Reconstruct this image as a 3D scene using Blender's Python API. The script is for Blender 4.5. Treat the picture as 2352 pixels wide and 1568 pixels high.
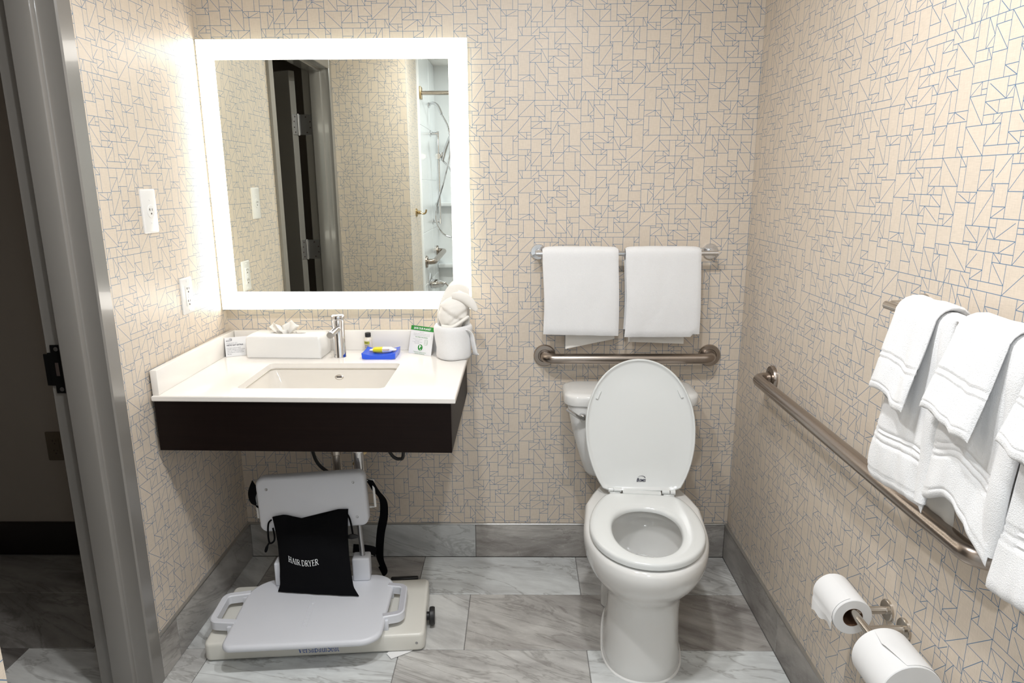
import bpy, bmesh, math, random
from mathutils import Vector, Matrix, noise

# ------------------------------------------------------------------ scene, camera, light
sc = bpy.context.scene
for o in list(bpy.data.objects):
    bpy.data.objects.remove(o)
COL = sc.collection
cam_d = bpy.data.cameras.new('camera')
cam_d.sensor_width = 36.0
cam_d.sensor_fit = 'HORIZONTAL'
cam_d.lens = 23.722
cam_d.clip_start = 0.02
cam = bpy.data.objects.new('camera', cam_d)
COL.objects.link(cam)
PITCH, YAW, ROLL = 0.2298, 0.0121, -0.0042
def cam_axes():
    f = Vector((0, math.cos(PITCH), -math.sin(PITCH)))
    u = Vector((0, math.sin(PITCH), math.cos(PITCH)))
    r = Vector((1, 0, 0))
    R = Matrix.Rotation(YAW, 3, 'Z')
    f, u, r = R @ f, R @ u, R @ r
    c, s = math.cos(ROLL), math.sin(ROLL)
    return f, -s * r + c * u, c * r + s * u
_f, _u, _r = cam_axes()
M = Matrix.Identity(4)
for i in range(3):
    M[i][0], M[i][1], M[i][2] = _r[i], _u[i], -_f[i]
M[0][3], M[1][3], M[2][3] = 0.0, -2.483, 1.477
cam.matrix_world = M
sc.camera = cam

world = bpy.data.worlds.new('world')
sc.world = world
world.use_nodes = True
world.node_tree.nodes['Background'].inputs[0].default_value = (0.9, 0.85, 0.8, 1)
world.node_tree.nodes['Background'].inputs[1].default_value = 0.05

sc.view_settings.view_transform = 'Standard'
sc.view_settings.look = 'None'
sc.view_settings.gamma = 1.0
sc.view_settings.use_curve_mapping = False
sc.view_settings.exposure = 0.0

DOWNLIGHT_W = 13.6
SHOWER_W = 7.0
MIRROR_FRONT = 7.0
MIRROR_BACK = 3.4
HALL_W = 0.8
def area(name, loc, size, power, color, rot=(0, 0, 0), shape='DISK', spread=math.pi):
    l = bpy.data.lights.new(name, 'AREA')
    l.shape = shape
    l.size = size
    l.energy = power
    l.color = color
    l.spread = spread
    o = bpy.data.objects.new(name, l)
    COL.objects.link(o)
    o.location = loc
    o.rotation_euler = rot
    return o
DOWN_POS = [(-0.30, -1.40), (0.16, -1.32)]
CEIL = 2.40
for (lx, ly) in DOWN_POS:
    area('downlight_beam', (lx, ly, CEIL - 0.022), 0.10, DOWNLIGHT_W, (0.97, 0.985, 1.0))
area('shower_beam', (0.10, -2.55, 2.318), 0.16, SHOWER_W, (0.90, 0.96, 1.0))
area('hall_beam', (-2.3, -1.6, 2.36), 0.3, HALL_W, (1.0, 0.85, 0.7))

# ------------------------------------------------------------------ constants
XL, XR = -1.102, 0.831
HB = 0.147           # tile base height
TB = 0.011
YF = -1.745          # wall facing the mirror
XS = -0.66           # its end, the shower's plumbing wall
YS = -3.0            # shower back wall
rnd = random.Random(5)

# ------------------------------------------------------------------ materials
MATS = {}
def mat(name, color=(0.8, 0.8, 0.8), rough=0.5, metal=0.0, spec=0.5, coat=0.0, emit=None, estr=0.0, sheen=0.0, bump=None, trans=0.0, sss=0.0, vary=0.0):
    if name in MATS:
        return MATS[name]
    m = bpy.data.materials.new(name)
    m.use_nodes = True
    nt = m.node_tree
    b = nt.nodes['Principled BSDF']
    b.inputs['Base Color'].default_value = (*color, 1)
    b.inputs['Roughness'].default_value = rough
    b.inputs['Metallic'].default_value = metal
    b.inputs['Specular IOR Level'].default_value = spec
    b.inputs['Coat Weight'].default_value = coat
    b.inputs['Coat Roughness'].default_value = 0.05
    b.inputs['Sheen Weight'].default_value = sheen
    b.inputs['Transmission Weight'].default_value = trans
    b.inputs['Subsurface Weight'].default_value = sss
    if emit:
        b.inputs['Emission Color'].default_value = (*emit, 1)
        b.inputs['Emission Strength'].default_value = estr
    tc = nt.nodes.new('ShaderNodeTexCoord')
    if vary:
        n = nt.nodes.new('ShaderNodeTexNoise')
        n.inputs['Scale'].default_value = 9.0
        n.inputs['Detail'].default_value = 4.0
        nt.links.new(tc.outputs['Object'], n.inputs['Vector'])
        mp = nt.nodes.new('ShaderNodeMapRange')
        mp.inputs['To Min'].default_value = 1 - vary
        mp.inputs['To Max'].default_value = 1 + vary
        nt.links.new(n.outputs['Fac'], mp.inputs['Value'])
        hs = nt.nodes.new('ShaderNodeHueSaturation')
        hs.inputs['Color'].default_value = (*color, 1)
        nt.links.new(mp.outputs['Result'], hs.inputs['Value'])
        nt.links.new(hs.outputs['Color'], b.inputs['Base Color'])
    if bump:
        scale, strength, dist = bump
        n = nt.nodes.new('ShaderNodeTexNoise')
        n.inputs['Scale'].default_value = scale
        n.inputs['Detail'].default_value = 3.0
        bp = nt.nodes.new('ShaderNodeBump')
        bp.inputs['Strength'].default_value = strength
        bp.inputs['Distance'].default_value = dist
        nt.links.new(tc.outputs['Object'], n.inputs['Vector'])
        nt.links.new(n.outputs['Fac'], bp.inputs['Height'])
        nt.links.new(bp.outputs['Normal'], b.inputs['Normal'])
    MATS[name] = m
    return m

def mnode(nt, op, a, b=None, c=None, clamp=False):
    n = nt.nodes.new('ShaderNodeMath')
    n.operation = op
    n.use_clamp = clamp
    for i, v in enumerate((a, b, c)):
        if v is None:
            continue
        if isinstance(v, (int, float)):
            n.inputs[i].default_value = v
        else:
            nt.links.new(v, n.inputs[i])
    return n.outputs[0]
def vnode(nt, op, a, b=None, scale=None):
    n = nt.nodes.new('ShaderNodeVectorMath')
    n.operation = op
    for i, v in enumerate((a, b)):
        if v is None:
            continue
        if isinstance(v, tuple):
            n.inputs[i].default_value = v
        else:
            nt.links.new(v, n.inputs[i])
    if scale is not None:
        nt.links.new(scale, n.inputs['Scale'])
    return n.outputs['Value'] if op in ('DOT_PRODUCT', 'LENGTH', 'DISTANCE') else n.outputs['Vector']
def attr(nt, name):
    n = nt.nodes.new('ShaderNodeAttribute')
    n.attribute_name = name
    return n.outputs['Vector']

def wallpaper_material():
    m = bpy.data.materials.new('wallpaper')
    m.use_nodes = True
    nt = m.node_tree
    b = nt.nodes['Principled BSDF']
    p = attr(nt, 'wp_p')
    sz = attr(nt, 'wp_size')
    g = attr(nt, 'wp_g')
    sp = nt.nodes.new('ShaderNodeSeparateXYZ'); nt.links.new(p, sp.inputs[0])
    ss = nt.nodes.new('ShaderNodeSeparateXYZ'); nt.links.new(sz, ss.inputs[0])
    u, v = sp.outputs[0], sp.outputs[1]
    w, h, seed = ss.outputs[0], ss.outputs[1], ss.outputs[2]
    d = mnode(nt, 'MINIMUM', mnode(nt, 'MINIMUM', u, mnode(nt, 'SUBTRACT', w, u)),
              mnode(nt, 'MINIMUM', v, mnode(nt, 'SUBTRACT', h, v)))
    for k in ('1', '2'):
        a, bb = attr(nt, 'wp_a' + k), attr(nt, 'wp_b' + k)
        ba = vnode(nt, 'SUBTRACT', bb, a)
        pa = vnode(nt, 'SUBTRACT', p, a)
        t = mnode(nt, 'DIVIDE', vnode(nt, 'DOT_PRODUCT', pa, ba), vnode(nt, 'DOT_PRODUCT', ba, ba), clamp=True)
        q = vnode(nt, 'SUBTRACT', pa, vnode(nt, 'SCALE', ba, None, t))
        d = mnode(nt, 'MINIMUM', d, vnode(nt, 'LENGTH', q))
    mr = nt.nodes.new('ShaderNodeMapRange')
    mr.clamp = True
    nt.links.new(d, mr.inputs['Value'])
    mr.inputs['From Min'].default_value = 0.00042
    mr.inputs['From Max'].default_value = 0.00084
    mr.inputs['To Min'].default_value = 1.0
    mr.inputs['To Max'].default_value = 0.0
    # linen weave
    def weave(sx, sy):
        mp = vnode(nt, 'MULTIPLY', g, (sx, sy, 1))
        n = nt.nodes.new('ShaderNodeTexNoise')
        n.inputs['Scale'].default_value = 1.0
        n.inputs['Detail'].default_value = 2.0
        nt.links.new(mp, n.inputs['Vector'])
        return n.outputs['Fac']
    fib = mnode(nt, 'ADD', weave(900, 45), weave(45, 900))
    val = mnode(nt, 'MULTIPLY_ADD', mnode(nt, 'SUBTRACT', fib, 1.0), 0.30, 1.0)
    val = mnode(nt, 'MULTIPLY_ADD', mnode(nt, 'SUBTRACT', seed, 0.5), 0.045, val)
    hs = nt.nodes.new('ShaderNodeHueSaturation')
    hs.inputs['Color'].default_value = (0.665, 0.575, 0.475, 1)
    nt.links.new(val, hs.inputs['Value'])
    mx = nt.nodes.new('ShaderNodeMix')
    mx.data_type = 'RGBA'
    nt.links.new(mr.outputs['Result'], mx.inputs['Factor'])
    nt.links.new(hs.outputs['Color'], mx.inputs['A'])
    mx.inputs['B'].default_value = (0.045, 0.150, 0.29, 1)
    nt.links.new(mx.outputs['Result'], b.inputs['Base Color'])
    b.inputs['Roughness'].default_value = 0.42
    b.inputs['Specular IOR Level'].default_value = 0.65
    return m

def tile_material():
    """stone-look porcelain; the object's colour holds (tone, seed, vein amount)"""
    m = bpy.data.materials.new('stone_tile')
    m.use_nodes = True
    nt = m.node_tree
    b = nt.nodes['Principled BSDF']
    oi = nt.nodes.new('ShaderNodeObjectInfo')
    sep = nt.nodes.new('ShaderNodeSeparateColor')
    nt.links.new(oi.outputs['Color'], sep.inputs[0])
    tone, seed, vein = sep.outputs[0], sep.outputs[1], sep.outputs[2]
    tc = nt.nodes.new('ShaderNodeTexCoord')
    off = nt.nodes.new('ShaderNodeCombineXYZ')
    nt.links.new(mnode(nt, 'MULTIPLY', seed, 37.0), off.inputs[2])
    nt.links.new(mnode(nt, 'MULTIPLY', seed, 11.0), off.inputs[0])
    rot = nt.nodes.new('ShaderNodeVectorRotate')
    rot.rotation_type = 'Z_AXIS'
    nt.links.new(tc.outputs['Object'], rot.inputs['Vector'])
    nt.links.new(mnode(nt, 'MULTIPLY', mnode(nt, 'SUBTRACT', 1.0, seed), 0.65), rot.inputs['Angle'])
    co = vnode(nt, 'ADD', rot.outputs[0], off.outputs[0])
    def nz(sx, sy, scale, detail, distort):
        c = vnode(nt, 'MULTIPLY', co, (sx, sy, 1.0))
        n = nt.nodes.new('ShaderNodeTexNoise')
        n.inputs['Scale'].default_value = scale
        n.inputs['Detail'].default_value = detail
        n.inputs['Roughness'].default_value = 0.62
        n.inputs['Distortion'].default_value = distort
        nt.links.new(c, n.inputs['Vector'])
        return n.outputs['Fac']
    band = nz(0.8, 5.0, 1.5, 3.5, 0.6)
    cloud = nz(1.6, 4.0, 2.6, 6.0, 0.8)
    fine = nz(3.0, 14.0, 6.0, 6.0, 0.3)
    light = nt.nodes.new('ShaderNodeMix'); light.data_type = 'RGBA'
    light.inputs['A'].default_value = (0.46, 0.465, 0.46, 1)
    light.inputs['B'].default_value = (0.70, 0.725, 0.72, 1)
    dark = nt.nodes.new('ShaderNodeMix'); dark.data_type = 'RGBA'
    dark.inputs['A'].default_value = (0.20, 0.172, 0.155, 1)
    dark.inputs['B'].default_value = (0.56, 0.525, 0.485, 1)
    f = mnode(nt, 'ADD', mnode(nt, 'MULTIPLY', band, 0.55), mnode(nt, 'MULTIPLY', cloud, 0.45))
    mr = nt.nodes.new('ShaderNodeMapRange')
    nt.links.new(f, mr.inputs['Value'])
    mr.inputs['From Min'].default_value = 0.36
    mr.inputs['From Max'].default_value = 0.60
    for x in (light, dark):
        nt.links.new(mr.outputs['Result'], x.inputs['Factor'])
    base = nt.nodes.new('ShaderNodeMix'); base.data_type = 'RGBA'
    nt.links.new(tone, base.inputs['Factor'])
    nt.links.new(light.outputs['Result'], base.inputs['A'])
    nt.links.new(dark.outputs['Result'], base.inputs['B'])
    # thin dark veins and pale cracks
    vn = nz(0.9, 3.6, 1.9, 5.0, 1.1)
    vv = mnode(nt, 'ABSOLUTE', mnode(nt, 'SUBTRACT', vn, 0.5))
    vm = nt.nodes.new('ShaderNodeMapRange')
    nt.links.new(vv, vm.inputs['Value'])
    vm.inputs['From Min'].default_value = 0.0
    vm.inputs['From Max'].default_value = 0.022
    vm.inputs['To Min'].default_value = 0.75
    vm.inputs['To Max'].default_value = 0.0
    vein_f = mnode(nt, 'MULTIPLY', mnode(nt, 'MULTIPLY', vm.outputs['Result'], vein), fine)
    mv = nt.nodes.new('ShaderNodeMix'); mv.data_type = 'RGBA'
    nt.links.new(vein_f, mv.inputs['Factor'])
    nt.links.new(base.outputs['Result'], mv.inputs['A'])
    mv.inputs['B'].default_value = (0.10, 0.085, 0.075, 1)
    cr = nz(1.6, 2.6, 3.2, 3.0, 1.8)
    cc = mnode(nt, 'ABSOLUTE', mnode(nt, 'SUBTRACT', cr, 0.56))
    cm = nt.nodes.new('ShaderNodeMapRange')
    nt.links.new(cc, cm.inputs['Value'])
    cm.inputs['From Max'].default_value = 0.007
    cm.inputs['To Min'].default_value = 0.55
    cm.inputs['To Max'].default_value = 0.0
    mc = nt.nodes.new('ShaderNodeMix'); mc.data_type = 'RGBA'
    nt.links.new(mnode(nt, 'MULTIPLY', cm.outputs['Result'], mnode(nt, 'MULTIPLY', tone, fine)), mc.inputs['Factor'])
    nt.links.new(mv.outputs['Result'], mc.inputs['A'])
    mc.inputs['B'].default_value = (0.75, 0.73, 0.69, 1)
    hs = nt.nodes.new('ShaderNodeHueSaturation')
    nt.links.new(mc.outputs['Result'], hs.inputs['Color'])
    nt.links.new(mnode(nt, 'MULTIPLY_ADD', mnode(nt, 'SUBTRACT', fine, 0.5), 0.32, 1.0), hs.inputs['Value'])
    sc_ = nt.nodes.new('ShaderNodeVectorMath'); sc_.operation = 'SCALE'
    nt.links.new(hs.outputs['Color'], sc_.inputs[0])
    nt.links.new(oi.outputs['Alpha'], sc_.inputs['Scale'])
    nt.links.new(sc_.outputs['Vector'], b.inputs['Base Color'])
    b.inputs['Roughness'].default_value = 0.42
    b.inputs['Specular IOR Level'].default_value = 0.4
    bp = nt.nodes.new('ShaderNodeBump')
    bp.inputs['Strength'].default_value = 0.12
    bp.inputs['Distance'].default_value = 0.002
    nt.links.new(fine, bp.inputs['Height'])
    nt.links.new(bp.outputs['Normal'], b.inputs['Normal'])
    return m

def wood_material():
    m = bpy.data.materials.new('dark_wood')
    m.use_nodes = True
    nt = m.node_tree
    b = nt.nodes['Principled BSDF']
    tc = nt.nodes.new('ShaderNodeTexCoord')
    c = vnode(nt, 'MULTIPLY', tc.outputs['Object'], (3.0, 3.0, 160.0))
    n = nt.nodes.new('ShaderNodeTexNoise')
    n.inputs['Scale'].default_value = 1.0
    n.inputs['Detail'].default_value = 5.0
    nt.links.new(c, n.inputs['Vector'])
    mx = nt.nodes.new('ShaderNodeMix'); mx.data_type = 'RGBA'
    nt.links.new(n.outputs['Fac'], mx.inputs['Factor'])
    mx.inputs['A'].default_value = (0.004, 0.0022, 0.002, 1)
    mx.inputs['B'].default_value = (0.012, 0.0062, 0.005, 1)
    nt.links.new(mx.outputs['Result'], b.inputs['Base Color'])
    b.inputs['Roughness'].default_value = 0.45
    b.inputs['Specular IOR Level'].default_value = 0.16
    return m

WP = wallpaper_material()
TILE = tile_material()
WOOD = wood_material()
GROUT = mat('grout', (0.20, 0.19, 0.185), 0.85, bump=(300, 0.3, 0.001))
METALTRIM = mat('aluminium_trim', (0.50, 0.50, 0.49), 0.35, 0.9)
FRAMEPAINT = mat('taupe_door_paint', (0.21, 0.20, 0.185), 0.22, spec=0.6, coat=0.35, bump=(60, 0.05, 0.001))
CEILM = mat('ceiling_paint', (0.85, 0.83, 0.80), 0.8, bump=(40, 0.1, 0.001))
PLASTERSIDE = mat('wall_core', (0.6, 0.56, 0.5), 0.8, bump=(40, 0.1, 0.001))
HALLPAINT = mat('hall_paint', (0.34, 0.30, 0.26), 0.75, bump=(80, 0.1, 0.001))
HALLBASE = mat('dark_base_paint', (0.012, 0.009, 0.008), 0.4, vary=0.1)
QUARTZ = mat('white_quartz', (0.86, 0.83, 0.79), 0.12, spec=0.5, vary=0.02)
CERAMIC = mat('biscuit_white_ceramic', (0.76, 0.755, 0.735), 0.08, spec=0.5, coat=0.3, vary=0.01)
BASINC = mat('basin_ceramic', (0.78, 0.745, 0.69), 0.1, spec=0.5, coat=0.3, vary=0.01)
SEATPL = mat('glossy_white_plastic', (0.72, 0.735, 0.725), 0.16, spec=0.5, vary=0.01)
CHROME = mat('chrome', (0.68, 0.68, 0.69), 0.05, 1.0, vary=0.02)
BRUSHED = mat('brushed_bronze_steel', (0.38, 0.33, 0.29), 0.27, 1.0, vary=0.05)
SATIN = mat('satin_nickel', (0.56, 0.52, 0.47), 0.22, 1.0, vary=0.03)
STEEL = mat('dull_steel', (0.45, 0.45, 0.46), 0.35, 1.0, vary=0.05)
BLACKM = mat('black_metal', (0.012, 0.012, 0.012), 0.35, 0.6, vary=0.1)
BLACKP = mat('black_plastic', (0.010, 0.010, 0.011), 0.45, vary=0.1)
BLACKCLOTH = mat('black_cloth', (0.0045, 0.0045, 0.0055), 0.95, spec=0.1, bump=(900, 0.25, 0.0006))
RUBBER = mat('dark_rubber', (0.02, 0.02, 0.022), 0.5, vary=0.1)
TERRY = mat('white_terry', (0.82, 0.82, 0.825), 0.95, spec=0.1, sheen=0.3, bump=(520, 0.55, 0.0025))
TERRYWARM = mat('white_waffle', (0.84, 0.815, 0.77), 0.95, spec=0.1, sheen=0.2, bump=(900, 0.4, 0.001))
PAPER = mat('white_paper', (0.82, 0.82, 0.82), 0.8, spec=0.2, bump=(500, 0.12, 0.0006))
TISSUEP = mat('tissue_paper', (0.88, 0.86, 0.82), 0.85, spec=0.1, trans=0.0, sss=0.0, bump=(300, 0.15, 0.001))
CARDM = mat('card_stock', (0.78, 0.785, 0.80), 0.45, vary=0.01)
INKD = mat('dark_ink', (0.02, 0.02, 0.05), 0.6, vary=0.05)
INKG = mat('grey_ink', (0.40, 0.41, 0.45), 0.6, vary=0.05)
INKB = mat('blue_ink', (0.03, 0.25, 0.75), 0.5, vary=0.05)
GREEN = mat('green_print', (0.015, 0.25, 0.03), 0.45, vary=0.05)
WHITEINK = mat('white_ink', (0.85, 0.87, 0.88), 0.6, vary=0.02)
WHITEPL = mat('white_plastic', (0.80, 0.795, 0.78), 0.3, vary=0.01)
SLOT = mat('dark_slot', (0.05, 0.035, 0.03), 0.7, vary=0.05)
SEATW = mat('bath_seat_white', (0.70, 0.715, 0.76), 0.38, vary=0.015, bump=(220, 0.12, 0.0008))
SEATCREAM = mat('bath_seat_cream', (0.74, 0.725, 0.665), 0.3, vary=0.01)
SEATGREY = mat('soft_grip_grey', (0.52, 0.52, 0.56), 0.5, vary=0.03)
LOGOBLUE = mat('logo_blue', (0.02, 0.09, 0.40), 0.4, vary=0.03)
BLUEDISH = mat('blue_plastic', (0.02, 0.10, 0.75), 0.2, spec=0.5, vary=0.03)
YELLOW = mat('yellow_wrapper', (0.75, 0.66, 0.02), 0.3, vary=0.03)
WRAPW = mat('white_wrapper', (0.84, 0.82, 0.78), 0.3, vary=0.03)
LOTION = mat('cream_lotion_bottle', (0.80, 0.74, 0.64), 0.25, vary=0.02)
LABELY = mat('olive_label', (0.50, 0.50, 0.05), 0.5, vary=0.05)
LABELW = mat('grey_label', (0.62, 0.56, 0.50), 0.5, vary=0.05)
CORE = mat('cardboard_core', (0.13, 0.065, 0.035), 0.9, vary=0.1)
MIRRORM = mat('mirror_silver', (0.83, 0.85, 0.78), 0.0, 1.0)
MIRROREDGE = mat('mirror_glass_edge', (0.35, 0.55, 0.50), 0.1, spec=0.5)
LEDF = mat('led_diffuser', (0.9, 0.9, 0.9), 0.5, emit=(1.0, 0.945, 0.855), estr=MIRROR_FRONT)
LEDB = mat('led_strip', (0.9, 0.9, 0.9), 0.5, emit=(1.0, 0.94, 0.83), estr=MIRROR_BACK)
LENS = mat('lamp_lens', (0.9, 0.9, 0.9), 0.4, emit=(1.0, 0.93, 0.84), estr=25.0)
LENSC = mat('cool_lamp_lens', (0.9, 0.9, 0.9), 0.4, emit=(0.93, 0.97, 1.0), estr=15.0)
SHOWERW = mat('white_shower_panel', (0.84, 0.87, 0.89), 0.2, spec=0.5, vary=0.01)
WATER = mat('water', (0.95, 0.98, 0.98), 0.0, trans=1.0)
BRASS = mat('aged_brass', (0.45, 0.34, 0.18), 0.3, 1.0, vary=0.05)

# ------------------------------------------------------------------ object helpers
def obj(name, bm, m, parent=None, smooth=35, kind=None, loc=None):
    me = bpy.data.meshes.new(name)
    bmesh.ops.remove_doubles(bm, verts=bm.verts, dist=1e-6)
    bmesh.ops.recalc_face_normals(bm, faces=bm.faces)
    bm.to_mesh(me)
    bm.free()
    ms = m if isinstance(m, (list, tuple)) else [m]
    for x in ms:
        me.materials.append(x)
    if smooth:
        me.polygons.foreach_set('use_smooth', [True] * len(me.polygons))
        me.set_sharp_from_angle(angle=math.radians(smooth))
    o = bpy.data.objects.new(name, me)
    COL.objects.link(o)
    if parent is not None:
        o.parent = parent
    if kind:
        o['kind'] = kind
    if loc:
        o.location = loc
    return o
def shift(bm, off):
    bmesh.ops.translate(bm, verts=bm.verts, vec=off)
    return bm
def thing(name, label, cat, loc=(0, 0, 0), rotz=0.0, group=None):
    o = bpy.data.objects.new(name, None)
    o.empty_display_size = 0.05
    COL.objects.link(o)
    o.location = loc
    o.rotation_euler = (0, 0, rotz)
    o['label'] = label
    o['category'] = cat
    if group:
        o['group'] = group
    return o
def part(name, bm, m, root, smooth=35, parent=None, label=None, world=True):
    """bm built in world coordinates (or the root's local ones when world is False)"""
    if world:
        shift(bm, -root.location)
    o = obj(name, bm, m, parent or root, smooth)
    if label:
        o['label'] = label
    return o
def tag(o, label, cat, group=None):
    o['label'] = label
    o['category'] = cat
    if group:
        o['group'] = group
    return o
def structure(o):
    o['kind'] = 'structure'
    return o
def dup(root, loc, label=None, rotz=None, group=None):
    r = root.copy(); COL.objects.link(r); r.location = loc
    if rotz is not None:
        r.rotation_euler = (0, 0, rotz)
    if label: r['label'] = label
    if group: r['group'] = group
    for ch in list(root.children):
        c = ch.copy(); COL.objects.link(c); c.parent = r
        for g in list(ch.children):
            d = g.copy(); COL.objects.link(d); d.parent = c
    return r

def box(bm, x0, x1, y0, y1, z0, z1, r=0.0, seg=2, mtx=None, mi=0):
    vs = [bm.verts.new((x, y, z)) for z in (z0, z1) for y in (y0, y1) for x in (x0, x1)]
    q = [(0, 2, 3, 1), (4, 5, 7, 6), (0, 1, 5, 4), (2, 6, 7, 3), (0, 4, 6, 2), (1, 3, 7, 5)]
    fs = [bm.faces.new([vs[i] for i in f]) for f in q]
    for f in fs:
        f.material_index = mi
    out = vs
    if r > 0:
        es = list({e for f in fs for e in f.edges})
        res = bmesh.ops.bevel(bm, geom=es, offset=r, segments=seg, profile=0.5, affect='EDGES', clamp_overlap=True)
        out = list({v for f in res['faces'] for v in f.verts} | {v for v in vs if v.is_valid})
        for f in res['faces']:
            f.material_index = mi
    if mtx is not None:
        bmesh.ops.transform(bm, matrix=mtx, verts=out)
    return out
def loft(bm, loops, closed=True, cap0=True, cap1=True, mi=0, ring=False):
    rows = [[bm.verts.new(p) for p in l] for l in loops]
    n = len(rows[0])
    seq = list(zip(rows[:-1], rows[1:]))
    if ring:
        seq.append((rows[-1], rows[0]))
    for a, b in seq:
        for i in range(n if closed else n - 1):
            j = (i + 1) % n
            try:
                f = bm.faces.new((a[i], a[j], b[j], b[i]))
                f.material_index = mi
            except ValueError:
                pass
    if not ring:
        if cap0 and closed:
            bm.faces.new(list(reversed(rows[0]))).material_index = mi
        if cap1 and closed:
            bm.faces.new(rows[-1]).material_index = mi
    return rows
def frame_for(d):
    d = d.normalized()
    a = Vector((0, 0, 1)) if abs(d.z) < 0.9 else Vector((1, 0, 0))
    s = d.cross(a).normalized()
    return s, s.cross(d).normalized()
def cyl(bm, p0, p1, r0, r1=None, n=24, mi=0, cap0=True, cap1=True):
    p0, p1 = Vector(p0), Vector(p1)
    r1 = r0 if r1 is None else r1
    s, t = frame_for(p1 - p0)
    L = []
    for p, r in ((p0, r0), (p1, r1)):
        L.append([p + r * (math.cos(a) * s + math.sin(a) * t) for a in [2 * math.pi * i / n for i in range(n)]])
    return loft(bm, L, True, cap0, cap1, mi)
def lathe(bm, prof, center, axis=(0, 0, 1), n=32, mi=0, cap0=True, cap1=True):
    c, ax = Vector(center), Vector(axis).normalized()
    s, t = frame_for(ax)
    L = []
    for r, z in prof:
        r = max(r, 1e-5)
        L.append([c + ax * z + r * (math.cos(a) * s + math.sin(a) * t) for a in [2 * math.pi * i / n for i in range(n)]])
    return loft(bm, L, True, cap0, cap1, mi)
def tube(bm, pts, r, n=12, mi=0, flat=None, caps=True):
    pts = [Vector(p) for p in pts]
    k = len(pts)
    rs = r if isinstance(r, (list, tuple)) else [r] * k
    L = []
    s = None
    for i in range(k):
        d = (pts[min(i + 1, k - 1)] - pts[max(i - 1, 0)]).normalized()
        if s is None:
            s, t = frame_for(d)
        else:
            s = (s - d * s.dot(d))
            s = s.normalized() if s.length > 1e-6 else frame_for(d)[0]
            t = s.cross(d).normalized()
        t = s.cross(d).normalized()
        fx, fy = (1, 1) if flat is None else flat
        L.append([pts[i] + rs[i] * (fx * math.cos(a) * s + fy * math.sin(a) * t) for a in [2 * math.pi * j / n for j in range(n)]])
    return loft(bm, L, True, caps, caps, mi)
def spline(pts, n=8):
    pts = [Vector(p) for p in pts]
    out = []
    for i in range(len(pts) - 1):
        p0, p1, p2, p3 = pts[max(i - 1, 0)], pts[i], pts[i + 1], pts[min(i + 2, len(pts) - 1)]
        for j in range(n):
            t = j / n
            out.append(0.5 * ((2 * p1) + (-p0 + p2) * t + (2 * p0 - 5 * p1 + 4 * p2 - p3) * t * t + (-p0 + 3 * p1 - 3 * p2 + p3) * t ** 3))
    out.append(pts[-1])
    return out
def arc_corner(a, b, c, r, n=8):
    """polyline a-b-c with corner b rounded to radius r: returns the points of the rounding"""
    a, b, c = Vector(a), Vector(b), Vector(c)
    u, v = (a - b).normalized(), (c - b).normalized()
    ang = u.angle(v)
    d = r / math.tan(ang / 2)
    p, q = b + u * d, b + v * d
    o = b + (u + v).normalized() * (r / math.sin(ang / 2))
    e0, e1 = p - o, q - o
    tot = e0.angle(e1)
    return [o + (math.sin((1 - t) * tot) * e0 + math.sin(t * tot) * e1) / math.sin(tot) for t in [i / n for i in range(n + 1)]]
def rrect(x0, x1, y0, y1, r, k=6):
    pts = []
    for cx, cy, a0 in ((x1 - r, y1 - r, 0), (x0 + r, y1 - r, 90), (x0 + r, y0 + r, 180), (x1 - r, y0 + r, 270)):
        for i in range(k + 1):
            a = math.radians(a0 + 90 * i / k)
            pts.append((cx + r * math.cos(a), cy + r * math.sin(a)))
    return pts
def poly_prism(bm, poly, z0, z1, mi=0, bev=0.0, seg=2):
    """extrude a 2-D outline (x, y) between z0 and z1; the top and bottom rim rounded by bev"""
    if bev <= 0:
        return loft(bm, [[(x, y, z0) for x, y in poly], [(x, y, z1) for x, y in poly]], True, True, True, mi)
    n = len(poly)
    P = [Vector((x, y)) for x, y in poly]
    A = sum(P[i].x * P[(i + 1) % n].y - P[(i + 1) % n].x * P[i].y for i in range(n))
    sg = 1 if A > 0 else -1
    N = []
    for i in range(n):
        d = (P[(i + 1) % n] - P[i - 1])
        d = d.normalized() if d.length > 1e-9 else Vector((1, 0))
        N.append(Vector((d.y, -d.x)) * sg)
    L = []
    for s in range(seg + 1):
        a = math.pi / 2 * s / seg
        L.append((bev * (1 - math.sin(a)), z0 + bev * (1 - math.cos(a))))
    L2 = [(i, z1 - (z - z0)) for i, z in reversed(L)]
    return loft(bm, [[(P[k].x - N[k].x * i, P[k].y - N[k].y * i, z) for k in range(n)] for i, z in L + L2], True, True, True, mi)
def basis(o, xd, yd):
    xd, yd = Vector(xd).normalized(), Vector(yd).normalized()
    zd = xd.cross(yd).normalized()
    m = Matrix.Identity(4)
    for i in range(3):
        m[i][0], m[i][1], m[i][2], m[i][3] = xd[i], yd[i], zd[i], o[i]
    return m

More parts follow.
